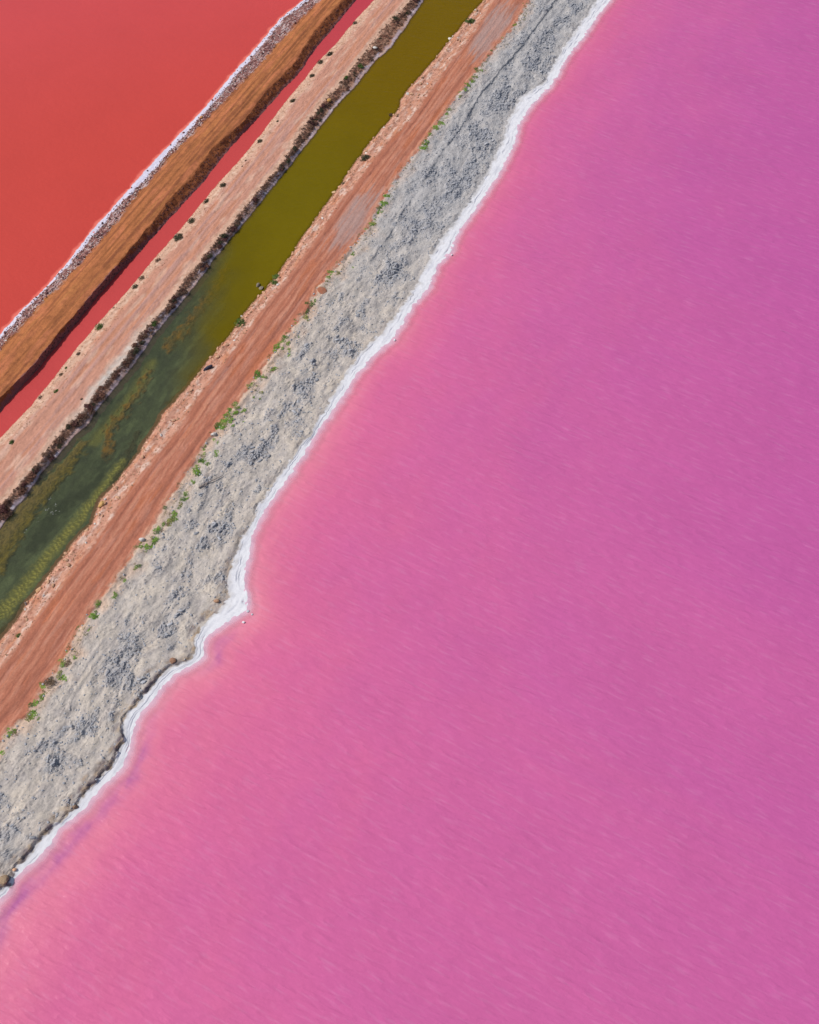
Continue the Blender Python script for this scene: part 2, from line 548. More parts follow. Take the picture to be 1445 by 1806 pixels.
salt = sstep(-0.12, 0.08, dA) * (1 - sstep(-0.12, 0.10, dA2 + 0.22 * fbm(S / 0.8, T / 0.8, 3, 36)))
c = mix(c, lin(216, 212, 228), salt)
c = mix(c, lin(240, 150, 130), sstep(0.05, -0.1, dA))
dk.C = c
o_salt1 = dk.emit('salt_crust', -1, 1, M_SALT)
o_dike = dk.emit('dike', 1, 9, M_DIKE)

# ---- middle embankment
em = Bank([eC, eD1, eD2], 20, 176, 0.17, 0.13, 1.2, 1.0)
S, T = em.S, em.T
dC, dD1, dD2 = [em.dist(k) for k in range(3)]
z = np.where(dC < 0, dC * 0.6, 0.06 + 0.34 * sstep(0, 0.7, dC) + 0.30 * sstep(0.4, 2.6, dC))
sl = np.clip(dD1 / np.maximum(dD1 - dD2, 0.3), 0, 1)
z = np.where(dD1 > 0, z * (1 - sl ** 1.1) + 0.04 * sl, z)
z = np.where(dD2 > 0, -dD2 * 0.7, z)
inl = sstep(0.05, 0.5, dC) * sstep(0.02, 0.4, -dD2)
z = z + inl * (0.07 * fbm(S / 2.5, T / 1.2, 3, 41) + 0.025 * fbm(S / 0.5, T / 0.4, 3, 42))
ruts = fbm(S / 30.0, T / 0.7, 3, 43)
mid = sstep(1.6, 2.6, dC) * sstep(0.7, 1.5, -dD1)
z = z + mid * 0.04 * ruts
band = sstep(-0.2, 0.25, dD1 + 0.3 * fbm(S / 1.4, T / 1, 3, 44)) * sstep(0.3, 0.7, -dD2)
z = z + band * 0.10 * fbm(S / 0.7, T / 0.6, 3, 45)
em.Z = z
c = np.zeros_like(em.C) + lin(208, 168, 144)
cm = mix(np.zeros_like(c) + lin(198, 144, 122), lin(192, 146, 132), sstep(-0.1, 0.5, ruts))
cm = mix(cm, lin(198, 136, 106), sstep(0.1, 0.6, fbm(S / 18, T / 0.9, 3, 46)) * 0.7)
cm = mix(cm, lin(216, 178, 156), sstep(0.2, 0.7, fbm(S / 5, T / 1.5, 3, 47)) * 0.6)
c = mix(c, cm, sstep(1.2, 2.2, dC + 0.5 * fbm(S / 4, T / 2, 2, 48)) * sstep(0.7, 1.4, -dD1))
c = mix(c, lin(228, 200, 178), sstep(0.25, 0.6, fbm(S / 0.7, T / 0.6, 3, 49)) * (1 - mid) * 0.6)
c = mix(c, lin(165, 122, 98), sstep(0.25, 0.6, fbm(S / 0.9, T / 0.6, 3, 50)) * (1 - mid) * 0.5)
pale = np.exp(-((S - s_of(200, 665)) / 9.0) ** 2) * sstep(1.8, 0.6, -dD1) * (dD1 < 0.3)
c = mix(c, lin(206, 196, 186), pale * (0.8 + 0.4 * fbm(S / 1.0, T / 0.8, 3, 51)))
c = mix(c, lin(158, 114, 92), band * 0.85)
c = mix(c, lin(124, 82, 66), band * sstep(-0.1, 0.4, fbm(S / 0.8, T / 0.5, 3, 52)))
c = mix(c, lin(186, 148, 124), band * sstep(0.2, 0.5, fbm(S / 1.2, T / 0.6, 3, 53)) * 0.8)
lil = sstep(-0.75, -0.3, dD2 + 0.7 * fbm(S / 2.2, T / 0.7, 4, 54)) * (0.45 + 0.55 * sstep(-0.3, 0.3, fbm(S / 6.0, S * 0 + 7, 3, 56)))
c = mix(c, lin(192, 170, 176), lil)
c = mix(c, lin(216, 204, 210), lil * sstep(0.15, 0.5, fbm(S / 0.9, T / 0.3, 3, 55)))
c = mix(c, lin(120, 92, 84), sstep(-0.12, 0.05, dD2) * 0.8)
em.C = c
o_emb = em.emit('embankment', -1, 9, M_EMB)

# ---- causeway: stony shoulder, dirt road, dried mud bank, salt
cw = Bank([eE, eE2, eF, eG, eH], -36, 192, 0.16, 0.13, 1.4, 5.0)
S, T = cw.S, cw.T
dE, dE2, dF, dG, dH = [cw.dist(k) for k in range(5)]
shw = np.maximum((cw.e[1] - cw.e[0])[:, None], 0.4)
rdw = np.maximum((cw.e[2] - cw.e[1])[:, None], 1.0)
mdw = np.maximum((cw.e[3] - cw.e[2])[:, None], 1.0)
slw = np.maximum((cw.e[4] - cw.e[3])[:, None], 0.3)
wr = dE2 / rdw
wm = np.clip(dF / mdw, 0, 1)
ws = np.clip(dG / slw, 0, 1.0)
z = np.where(dE < 0, dE * 0.6, 0.04 + 0.72 * sstep(0, 1.1, dE) + 0.42 * sstep(0.5, 1.0, dE / shw))
step = 0.10 + 0.34 * sstep(s_of(390, 1075), s_of(230, 1260), S) + 0.12 * fbm(S / 6, S * 0 + 3, 2, 60)
step = np.maximum(step, 0.05)
zmud = 1.2 - (1.2 - 0.15 - step) * sstep(0.0, 0.96, wm) - 0.1 * sstep(0.0, 0.15, wm)
zsalt = 0.15 * (1 - ws) ** 1.2
z = np.where(dF > 0, zmud, z)
cut = sstep(-0.35, -0.02, dG + 0.25 * fbm(S / 1.1, T / 0.8, 3, 177))
z = z * (1 - cut) + zsalt * cut
z = np.where(dH > 0, -0.03 - 0.05 * dH, z)
# stones and rills of the shoulder
f1, f2, wi = worley(S / 0.5, T / 0.42, 61)
sh = sstep(0.02, 0.25, dE) * (1 - sstep(-0.7, 0.0, dE2))
z = z + sh * (0.15 * (wi - 0.4) * sstep(0.55, 0.2, f1) * sstep(1.8, 0.4, dE) + 0.10 * fbm(S / 1.2, T / 0.8, 3, 62))
# wheel ruts
lane = 0.75 * fbm(S / 90.0, T / 0.36, 3, 63) + 0.4 * fbm(S / 1.8, T / 1.2, 4, 263)
wan = 0.05 * fbm(S / 22.0, S * 0 + 1.7, 2, 163)
rut = (np.exp(-((wr - 0.17 - wan) / 0.045) ** 2) + 1.1 * np.exp(-((wr - 0.76 - wan) / 0.07) ** 2)
       + 0.6 * np.exp(-((wr - 0.42 + wan) / 0.03) ** 2) + 0.5 * np.exp(-((wr - 0.58 + wan) / 0.025) ** 2))
ridge_ = np.exp(-((wr - 0.29 - wan) / 0.04) ** 2) + 0.8 * np.exp(-((wr - 0.50 + wan) / 0.03) ** 2)
road = sstep(-0.1, 0.25, dE2) * (1 - sstep(-0.25, 0.05, dF))
z = z + road * (0.028 * lane - 0.035 * rut + 0.02 * fbm(S / 0.5, T / 0.3, 2, 64))
wind = np.exp(-((dF + 0.2) / 0.28) ** 2)
z = z + wind * (0.06 + 0.07 * fbm(S / 1.0, T, 3, 65))
# dried mud: soft humps, rough clods in patches
up = sstep(s_of(640, 620), s_of(800, 350), S)
mud = sstep(0.1, 0.6, dF) * sstep(0.1, 0.5, -dG)
nb = 0.8 * fbm(S / 5.5, T / 3.4, 4, 66) + 0.22 * up + 0.5 * np.exp(-((wm - 0.62 - 0.06 * up) / 0.24) ** 2) - 0.50
cl = sstep(-0.22, 0.38, nb + 0.42 * fbm(S / 1.5, T / 1.1, 4, 67)) * sstep(0.12, 0.36, wm)
a = 0.6
Sr, Tr = S * math.cos(a) - T * math.sin(a), S * math.sin(a) + T * math.cos(a)
wx = 0.35 * fbm(S / 0.8, T / 0.8, 2, 68)
f1, f2, wi = worley((Sr + wx) / 0.95, (Tr + wx) / 0.58, 69)
g1, g2, gi = worley(Sr / 0.42 + 9, Tr / 0.33, 70)
blocks = (wi - 0.3) * sstep(0.02, 0.18, f2 - f1)
small = (gi - 0.4) * sstep(0.03, 0.2, g2 - g1)
hum = 0.12 + 0.88 * sstep(-0.05, 0.55, fbm(S / 3.2, T / 2.4, 3, 173))
z = z + mud * (0.26 * fbm(S / 4.0, T / 2.6, 3, 71) + 0.02 * gnoise(S / 0.3, T / 0.26, 178) + 0.07 * hum * fbm(S / 1.3, T / 0.9, 3, 72) + (0.012 + 0.03 * hum) * fbm(S / 0.4, T / 0.33, 2, 73)
               + cl * (0.30 * blocks + 0.19 * small))
spots = sstep(0.28, 0.5, fbm(S / 0.55, T / 0.42, 2, 74))
spots = spots * (0.25 + 0.75 * hum)
z = z + mud * spots * 0.06
# low scarp left by a machine along the upper half of the mud
SC = [(965,21),(919,83),(886,120),(845,170),(816,220),(782,266),(745,322),(712,372),(690,410),(664,446),(640,480)]
scst = np.array(sorted([px_st(px, py, 0.9) for px, py in SC]))
tsc = np.interp(S, scst[:, 0], scst[:, 1]) + 0.18 * fbm(S / 1.5, S * 0, 3, 75)
dsc = T - tsc
scon = sstep(scst[0, 0] - 2, scst[0, 0] + 6, S) * sstep(scst[-1, 0] + 30, scst[-1, 0] + 10, S)
scv = np.maximum(0.25 + 0.75 * sstep(-0.2, 0.35, fbm(S / 5.0, S * 0 + 8, 3, 175)), sstep(s_of(800, 250), s_of(840, 180), S))
z = z - scon * mud * scv * (0.15 * sstep(-0.08, 0.08, dsc) * (1 - sstep(0.4, 2.2, dsc)) - 0.05 * np.exp(-((dsc + 0.3) / 0.3) ** 2))
trk = np.zeros_like(z)
for q_, (w0, sd_) in enumerate([(0.30, 181), (0.38, 182), (0.55, 183), (0.63, 184)]):
    tw = (wm - w0) * mdw + 0.35 * fbm(S / 14.0, S * 0 + q_, 3, sd_)
    trk = np.maximum(trk, np.exp(-(tw / 0.16) ** 2) * sstep(0.0, 0.4, fbm(S / 12.0, S * 0 + 2.2 * q_, 2, sd_ + 5)))
z = z - mud * 0.05 * trk
# terraces in the salt
ter = sstep(0.0, 0.12, dG) * (dH < 0.4)
lines = np.zeros_like(z)
for q, (w0, sd) in enumerate([(0.25, 81), (0.5, 82), (0.72, 83)]):
    wl = w0 + 0.10 * fbm(S / 7.0, S * 0 + q, 3, sd)
    on = sstep(-0.05, 0.3, fbm(S / 6.0, S * 0 + 4.4 * q, 2, sd + 10))
    lines = np.maximum(lines, np.exp(-(((ws - wl) * slw) / 0.05) ** 2) * on)
z = z - ter * 0.035 * lines + ter * 0.02 * fbm(S / 0.8, T / 0.5, 3, 84)
cw.Z = z
# colours: shoulder
c = np.zeros_like(cw.C) + lin(196, 146, 124)
pn = fbm(S / 2.2, T / 0.9, 4, 90)
c = mix(c, lin(212, 182, 166), sstep(0.05, 0.5, pn) * sstep(0.25, 0.9, dE))
c = mix(c, lin(192, 124, 88), sstep(0.1, 0.55, fbm(S / 3.5, T / 0.8, 3, 91)) * 0.6)
c = mix(c, lin(160, 104, 84), sstep(0.2, 0.5, fbm(S / 0.6, T / 0.5, 3, 92)) * 0.7)
c = mix(c, lin(226, 186, 160), sstep(0.3, 0.6, fbm(S / 0.5, T / 0.5, 3, 93)) * 0.8 * sstep(1.6, 0.3, dE))
c = mix(c, lin(120, 84, 66), sstep(0.16, 0.0, dE) * 0.8)
# road
cr = np.zeros_like(c) + lin(180, 114, 90)
cr = mix(cr, lin(194, 131, 106), sstep(0.0, 0.6, lane))
cr = mix(cr, lin(148, 92, 76), np.clip(rut, 0, 1) * (0.55 + 0.5 * fbm(S / 9, T / 0.4, 3, 94)))
cr = mix(cr, lin(188, 112, 78), sstep(0.1, 0.6, fbm(S / 9, T / 1.4, 4, 95)) * 0.6)
cr = mix(cr, lin(196, 140, 120), sstep(0.15, 0.6, fbm(S / 6, T / 0.7, 3, 96)) * 0.5)
cr = mix(cr, lin(206, 146, 120), ridge_ * (0.45 + 0.5 * fbm(S / 12, T / 0.5, 3, 194)))
gp = np.zeros_like(z)
for (xa, ya, xb, yb, r0, r1) in [(905, 12, 838, 105, 0.12, 0.86), (662, 338, 588, 432, 0.25, 0.92), (400, 650, 380, 675, 0.1, 0.25)]:
    sa, sb = s_of(xa, ya, 1.2), s_of(xb, yb, 1.2)
    sa, sb = min(sa, sb), max(sa, sb)
    jag = 5.0 * fbm(S / 6.0, T / 0.5, 4, 97)
    gp = np.maximum(gp, sstep(sa - 1.5, sa + 3.5, S + jag) * sstep(sb + 1.5, sb - 3.5, S + jag)
                    * sstep(r0 - 0.12, r0 + 0.12, wr + 0.1 * fbm(S / 5, T, 2, 98)) * sstep(r1 + 0.12, r1 - 0.12, wr + 0.1 * fbm(S / 4, T, 2, 99)))
cr = mix(cr, lin(174, 144, 136), gp * (0.8 + 0.35 * fbm(S / 8, T / 0.35, 3, 100)))
cr = mix(cr, lin(204, 152, 126), wind * (0.3 + 0.9 * np.clip(fbm(S / 2.2, T / 1.0, 3, 190), -0.3, 0.5)))
c = mix(c, cr, sstep(-0.35, 0.15, dE2 + 0.25 * fbm(S / 2, T / 0.5, 3, 101)))
# mud
cmu = np.zeros_like(c) + lin(197, 187, 177)
cmu = mix(cmu, lin(208, 196, 182), sstep(-0.1, 0.5, fbm(S / 3.5, T / 2.2, 4, 102)))
cmu = mix(cmu, lin(178, 170, 165), sstep(0.0, 0.5, fbm(S / 1.6, T / 1.1, 4, 103)) * 0.7)
cmu = mix(cmu, lin(178, 177, 178), up * 0.75)
cmu = mix(cmu, lin(214, 186, 164), sstep(2.6, 0.3, dF + 1.2 * fbm(S / 2.5, T / 1.5, 3, 104)) * (1 - 0.6 * up))
cgr = mix(np.zeros_like(c) + lin(172, 171, 172), lin(150, 153, 160), sstep(0.35, 0.85, wi))
cgr = mix(cgr, lin(122, 126, 138), sstep(0.12, 0.02, f2 - f1) * 0.45)
cgr = mix(cgr, lin(118, 124, 138), sstep(0.74, 0.9, gi) * 0.6)
cmu = mix(cmu, cgr, cl * (0.65 + 0.2 * up))
cmu = mix(cmu, lin(128, 118, 118), spots * 0.35)
cmu = mix(cmu, lin(140, 136, 138), trk * 0.45)
low = sstep(s_of(470, 880), s_of(330, 1080), S)
rim = sstep(1.7, 0.2, -dG + 0.8 * fbm(S / 1.6, T / 1.0, 3, 105))
cmu = mix(cmu, lin(122, 106, 98), rim * (0.2 + 0.4 * low) * (0.6 + 0.8 * fbm(S / 2.0, T / 1.2, 2, 176)))
cmu = mix(cmu, lin(104, 92, 100), rim * low * sstep(0.05, 0.4, fbm(S / 1.8, T / 0.9, 3, 106)) * 0.8)
cmu = mix(cmu, lin(176, 152, 124), rim * low * sstep(0.1, 0.4, fbm(S / 1.3, T / 0.8, 3, 107)) * 0.7)
cmu = mix(cmu, lin(120, 122, 128), scon * scv * np.exp(-((dsc - 0.05) / 0.13) ** 2) * 0.7)
c = mix(c, cmu, sstep(0.0, 0.5, dF + 0.4 * fbm(S / 1.3, T / 0.9, 3, 108)))
# salt
cs = np.zeros_like(c) + lin(236, 235, 238)
cs = mix(cs, lin(208, 208, 216), sstep(0.1, 0.6, fbm(S / 3, T / 0.35, 3, 109)) * 0.6)
cs = mix(cs, lin(150, 152, 168), lines * 0.85)  # shade of the small ledges, painted in as grey-blue lines
cs = mix(cs, lin(192, 184, 176), sstep(0.35, 0.0, ws + 0.25 * fbm(S / 1.2, T / 0.6, 3, 110)) * 0.5)
cs = mix(cs, lin(240, 206, 214), sstep(0.2, 1.6, dH))
c = mix(c, cs, sstep(-0.04, 0.06, dG + 0.34 * fbm(S / 0.9, T / 0.6, 4, 111)))
cw.C = c
o_sh = cw.emit('road_shoulder', -1, 1, M_SHOULDER)
o_road = cw.emit('dirt_road', 1, 2, M_ROAD)
o_mud = cw.emit('mud_bank', 2, 3, M_MUD)
o_salt2 = cw.emit('salt_crust', 3, 9, M_SALT)

# ------------------------------------------------------------------ the waters
def sheet(name, s, tl, mat, zlev, colfn, turb=None):
    """s rows (n), tl (n,m) t of the columns"""
    S_ = np.repeat(s[:, None], tl.shape[1], 1)
    c_ = colfn(S_, tl)
    return grid_obj(name, S_, tl, np.full_like(tl, zlev), mat, c_, {'turb': turb(S_, tl)} if turb else None, smooth=True)


FAR = np.array([40, 60, 90, 130, 180, 260, 400, 700, 1300, 3000.0])
# red lake, to the left of the dike
s_r = rows(40, 172, 0.25)
d_r = np.concatenate([[-0.6, -0.2], np.arange(0, 1.6, 0.16), [1.9, 2.4, 3, 4, 6, 9, 13, 18, 24, 32], FAR])
tA = eA(s_r)


def red_col(S_, T_):
    d = tA[:, None] - T_
    c = np.zeros(S_.shape + (3,)) + lin(204, 74, 64)
    c = mix(c, lin(209, 78, 79), sstep(95, 175, S_ + 0.8 * d))
    wv = 0.34 + 0.26 * fbm(S_ / 3.0, S_ * 0, 3, 120)
    c = mix(c, lin(238, 120, 104), sstep(1.7, 0.6, d / np.maximum(wv, 0.1)))
    return c


sheet('red_lake', s_r, (tA[:, None] - d_r[None, :])[:, ::-1], M_RED, 0.0, red_col)

# narrow crimson ditch between dike and embankment
s_n = rows(20, 176, 0.4)
wn_ = np.linspace(-0.1, 1.1, 8)
tB2, tC = eB2(s_n), eC(s_n)
sheet('red_ditch', s_n, tB2[:, None] * (1 - wn_) + tC[:, None] * wn_, M_RED, 0.0,
      lambda S_, T_: mix(np.zeros(S_.shape + (3,)) + lin(198, 74, 72), lin(192, 66, 78), sstep(110, 160, S_)))

# olive canal: a bed and the water over it
s_c = rows(-36, 182, 0.2)
tD2, tE = eD2(s_c), eE(s_c)
wb = np.linspace(-0.02, 1.02, 90)
Tb = tD2[:, None] * (1 - wb) + tE[:, None] * wb
Sb = np.repeat(s_c[:, None], len(wb), 1)
Xb, Yb = to_xy(Sb, Tb)
wv_ = np.repeat(wb[None, :], len(s_c), 0)
depth = 0.75 * np.clip(np.sin(np.pi * np.clip(wv_, 0, 1)), 0, 1) ** 0.6 + 0.15


def poly_mask(pts, r0, r1, soft=0.7, seed=0, z=-0.6, ragged=0.8):
    """distance mask of a traced polyline, radii in metres"""
    P = np.array([ground(px, py, z) for px, py in pts])
    best = np.full(Xb.shape, 1e9)
    n = len(P) - 1
    for i in range(n):
        a_, b_ = P[i], P[i + 1]
        ab = b_ - a_
        u = np.clip(((Xb - a_[0]) * ab[0] + (Yb - a_[1]) * ab[1]) / (ab @ ab), 0, 1)
        d = np.hypot(Xb - a_[0] - u * ab[0], Yb - a_[1] - u * ab[1])
        r = r0 + (r1 - r0) * (i + u) / n
        best = np.minimum(best, d - r)
    best = best + ragged * fbm(Sb / 1.1, Tb / 0.8, 4, seed)
    return sstep(soft, -soft, best)


cb = np.zeros(Sb.shape + (3,)) + lin(96, 104, 84)
cb = mix(cb, lin(84, 90, 76), sstep(-0.1, 0.45, fbm(Sb / 3.0, Tb / 1.6, 4, 130)))
cb = mix(cb, lin(128, 138, 108), sstep(0.1, 0.6, fbm(Sb / 5.0, Tb / 1.5, 4, 131)) * 0.7)
Y1 = poly_mask([(268, 640), (236, 692), (200, 738), (166, 778)], 0.6, 0.7, 0.6, 132, ragged=0.3)
Y2 = poly_mask([(215, 815), (180, 862), (140, 915), (100, 962), (55, 1020), (5, 1078)], 0.35, 1.0, 0.7, 133, ragged=0.35)
rip = 0.5 + 0.5 * np.sin(2 * np.pi * (Sb + 0.35 * (Tb) + 0.42 * fbm(Sb / 2.4, Tb / 0.7, 3, 134)) / 0.60)
rip = 0.5 + (rip - 0.5) * np.clip(0.95 + 0.7 * fbm(Sb / 3, Tb / 0.9, 2, 234), 0.1, 1)
W1 = poly_mask([(400, 470), (385, 500), (362, 532), (330, 572), (296, 610)], 0.35, 0.8, 0.5, 135)
W2 = poly_mask([(262, 655), (246, 690), (216, 728), (192, 756), (188, 800)], 0.35, 0.7, 0.4, 136)
W3 = poly_mask([(150, 780), (118, 822), (70, 872), (20, 938), (-20, 1000)], 0.5, 2.0, 0.4, 137)
K1 = poly_mask([(245, 765), (228, 800), (206, 850)], 0.5, 0.8, 0.6, 138)
K2 = poly_mask([(352, 650), (318, 694), (300, 712)], 0.3, 0.5, 0.5, 139)
K3 = poly_mask([(46, 1062), (12, 1108), (-20, 1140)], 0.6, 0.8, 0.5, 140)
K4 = poly_mask([(190, 800), (170, 850), (95, 905), (60, 960)], 0.6, 1.0, 0.6, 141)
cb = mix(cb, lin(60, 66, 54), K4 * 0.8)
cb = mix(cb, lin(70, 58, 36), np.maximum(K1, 0) * 0.8)
cb = mix(cb, lin(92, 70, 30), np.maximum(K2, K3) * 0.85)
cb = mix(cb, lin(160, 154, 86), np.maximum(Y1, Y2) * 0.8)
cb = mix(cb, lin(212, 198, 110), Y2 * sstep(0.55, 0.95, rip) * 0.9)
cb = mix(cb, lin(130, 122, 66), Y2 * sstep(0.4, 0.0, rip) * 0.55)
wspk = fbm(Sb / 0.7, Tb / 0.6, 5, 142, 0.75)
gold = mix(np.zeros_like(cb) + lin(188, 130, 40), lin(134, 90, 28), sstep(-0.2, 0.4, wspk))
patch = 0.55 + 0.45 * sstep(-0.3, 0.3, fbm(Sb / 1.6, Tb / 1.0, 4, 235))
cb = mix(cb, gold, np.maximum(W1, W2) * 0.85 * patch)
must = mix(np.zeros_like(cb) + lin(164, 136, 50), lin(112, 94, 34), sstep(-0.2, 0.4, wspk))
must = mix(must, lin(178, 146, 100), sstep(2.6, 0.4, Tb - tD2[:, None] + 0.6 * fbm(Sb, Tb, 3, 143)) * 0.8)
cb = mix(cb, must, W3 * 0.95)
weeds = np.maximum.reduce([W1, W2, W3, K1])
Zb = -depth + 0.06 * Y2 * rip + weeds * (0.18 + 0.12 * wspk) + 0.05 * fbm(Sb / 1.0, Tb / 1.0, 3, 144)
Zb = np.minimum(Zb, -0.06)
o_bed = grid_obj('canal_bed', Sb, Tb, Zb, M_BED, cb)

wc = np.concatenate([[-0.08, -0.03], np.linspace(0, 1, 40), [1.03, 1.08]])
Tc = tD2[:, None] * (1 - wc) + tE[:, None] * wc
clear_s = lambda S_, T_: S_ - 8 + 2.4 * (T_ - tD2[:, None]) + 0.0 * (tD2[:, None] - T_) + 5 * fbm(S_ / 9, T_ / 5, 3, 150)
s_hi, s_lo = s_of(470, 400), s_of(345, 610)


def canal_col(S_, T_):
    k = sstep(s_lo, s_hi, clear_s(S_, T_) + 6)
    c = mix(np.zeros(S_.shape + (3,)) + lin(82, 88, 74), lin(112, 98, 6), k)
    c = mix(c, lin(116, 92, 0), sstep(s_hi + 5, s_hi + 50, S_))
    return c


def canal_turb(S_, T_):
    k = sstep(s_lo - 6, s_hi + 4, clear_s(S_, T_))
    e = np.minimum(T_ - tD2[:, None], tE[:, None] - T_)
    return np.clip((0.33 + 0.63 * k) * sstep(-0.1, 1.0, e + 0.35) + 0.0, 0.25, 0.96)


sheet('canal_water', s_c, Tc, M_CANAL, 0.0, canal_col, canal_turb)

# pink lake
s_p = rows(-150, 196, 0.25)
tH = eH(s_p)
d_p = np.concatenate([[-1.2, -0.5, -0.2], np.arange(0, 3.0, 0.16), np.arange(3.0, 8, 0.4), np.arange(8, 30, 1.2), [32, 35], FAR])
ksal_s = np.array(sorted([(s_of(1070, 10), 1.6), (s_of(900, 260), 1.7), (s_of(760, 510), 2.6), (s_of(640, 660), 3.2), (s_of(520, 830), 5.0),
                          (s_of(440, 960), 4.5), (s_of(430, 1080), 5.5), (s_of(250, 1260), 7.0), (s_of(100, 1460), 7.0), (s_of(0, 1600), 9.0)]))
s_b0, s_b1 = s_of(20, 1570), s_of(240, 1290)


def pink_col(S_, T_):
    d = T_ - tH[:, None]
    W = np.interp(S_, ksal_s[:, 0], ksal_s[:, 1])
    q = np.maximum(d, 0) / W * (1 + 0.28 * fbm(S_ / 14, T_ / 6, 3, 160) + 0.15 * fbm(S_ / 2.5, T_ / 1.2, 3, 161))
    stops = [(0.0, (236, 176, 188)), (0.12, (234, 150, 168)), (0.35, (229, 130, 155)), (0.8, (221, 116, 152)), (1.6, (216, 108, 152)),
             (3.5, (210, 104, 155)), (8, (203, 100, 157)), (18, (196, 95, 158)), (40, (190, 91, 158))]
    qs = [a for a, b in stops]
    cs_ = np.array([lin(*b) for a, b in stops])
    c = np.stack([np.interp(q, qs, cs_[:, i]) for i in range(3)], -1)
    bandm = np.exp(-((d - 1.9 - 0.6 * fbm(S_ / 5, S_ * 0, 2, 162)) / (0.75 + 0.3 * sstep(s_b1, s_b0, S_))) ** 2)
    on = sstep(s_b1 + 6, s_b1 - 3, S_)
    on2 = np.exp(-((S_ - s_of(372, 1140)) / 2.5) ** 2)
    c = mix(c, lin(186, 104, 158), bandm * np.maximum(on, on2) * (0.55 + 0.5 * fbm(S_ / 2.5, T_ / 1.2, 3, 163)))
    return c


def pink_turb(S_, T_):
    d = T_ - tH[:, None]
    return np.clip(0.06 + 0.94 * sstep(-0.1, 1.8, d + 0.25 * fbm(S_ / 1.5, T_ / 0.8, 3, 164)), 0, 1)


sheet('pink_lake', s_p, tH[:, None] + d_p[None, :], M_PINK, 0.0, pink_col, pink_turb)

# the lake floor that carries everything
me = mesh_np('lake_floor', np.array([[-6000, -6000, -2.2], [6000, -6000, -2.2], [6000, 6000, -2.2], [-6000, 6000, -2.2]], float),
             np.array([[0, 1, 2, 3]]), M_BED, np.zeros((4, 3)) + lin(120, 100, 90))
o = obj('ground', me); o['kind'] = 'structure'

# ------------------------------------------------------------------ things standing on the banks
BANKS = {'dk': dk, 'em': em, 'cw': cw}


def spot(px, py, bank):
    """the point of the bank that the photograph shows at this pixel"""
    z = 0.5
    for _ in range(4):
        x, y = ground(px, py, z)
        s, t = to_st(x, y)
        z = BANKS[bank].height(s, t)
    return x, y, z


def spot_st(s, t, bank):
    x, y = to_xy(s, t)
    return x, y, BANKS[bank].height(s, t)


def zone(s, bank):
    if bank == 'em':
        marks = [(740, 0, 'near the top border'), (690, 60, 'beside the string of three shrubs'), (560, 215, 'beside the narrowest ditch'),
                 (430, 370, 'level with the largest shrub'), (345, 480, 'above the pale sand'), (255, 600, 'beside the pale sand'),
                 (165, 715, 'around the wide brush clump'), (90, 800, 'below the wide brush clump'), (0, 920, None)]
    else:
        marks = [(900, 0, 'near the top border'), (865, 40, 'beside the upper grey road patch'), (800, 150, 'below the upper grey road patch'),
                 (715, 250, 'level with the canal spit'), (660, 330, 'beside the lower grey road patch'), (590, 440, 'level with the two canal rocks'),
                 (520, 545, 'below the two canal rocks'), (440, 650, 'level with the slate rock'), (390, 725, 'where plants grow thickest'),
                 (345, 800, 'near the driftwood'), (290, 890, 'around the white rock'), (220, 1000, 'level with the salt bulge'),
                 (120, 1140, 'around the round brown bush'), (60, 1230, 'near the left border'), (0, 1330, None)]
    z0 = 0.7
    for (a_, b_, n_), (c_, d_, _) in zip(marks[:-1], marks[1:]):
        if s >= s_of(c_, d_, z0): return n_
    return 'near the left border'


# ---- stones
def ico(sub=1):
    import bmesh
    bm = bmesh.new()
    bmesh.ops.create_icosphere(bm, subdivisions=sub, radius=1.0)
    V = np.array([v.co[:] for v in bm.verts])
    F = np.array([[v.index for v in f.verts] for f in bm.faces])
    bm.free()
    return V, F


ICO1, ICO2 = ico(1), ico(2)


def stone_shape(r, base=ICO2, flat=0.62, rough=0.28, cuts=7):
    V, F = base
    V = V.copy()
    # cut the ball by random planes, so that it has faces and edges
    for _ in range(cuts):
        n = r.normal(size=3); n /= np.linalg.norm(n)
        dcut = r.uniform(0.55, 0.9)
        p = V @ n
        V = V - np.outer(np.maximum(p - dcut, 0), n)
    V = V * (1 + rough * 0.35 * r.normal(size=(len(V), 1)) * 0.4)
    V = V * np.array([1.0, r.uniform(0.6, 0.95), flat * r.uniform(0.8, 1.2)])
    return V, F


M_TAN = flat_mat('tan_stone', lin(208, 164, 132), rnd=0.25, scale=1.5)
M_WHITE = flat_mat('white_stone', lin(226, 220, 212), rnd=0.08, scale=1.5, rgb2=lin(200, 190, 182))
M_DARKST = flat_mat('dark_stone', lin(110, 74, 74), rnd=0.35, scale=1.5)
M_CLOD = flat_mat('grey_clod', lin(178, 177, 179), rnd=0.2, scale=1.5, rgb2=lin(158, 160, 166))
M_SALTL = flat_mat('salt_lump', lin(232, 230, 234), rnd=0.04, scale=2.0, rgb2=lin(216, 214, 222))
M_SLATE = flat_mat('slate', lin(74, 74, 88), rnd=0.0, scale=2.0, rgb2=lin(58, 56, 70))
M_WOOD = flat_mat('driftwood', lin(150, 138, 132), rnd=0.0, scale=3.0, rgb2=lin(104, 94, 92))
M_ORANGE = flat_mat('orange_soil', lin(190, 118, 88), rnd=0.0, scale=2.0, rgb2=lin(176, 128, 104))

def stone_meshes(name, mat, n, seed, flat=0.62, base=ICO2):
    r = np.random.default_rng(seed)
    out = []
    for _ in range(n):
        V, F = stone_shape(r, base, flat)
        out.append(mesh_np(name, V, F, mat))
    return out


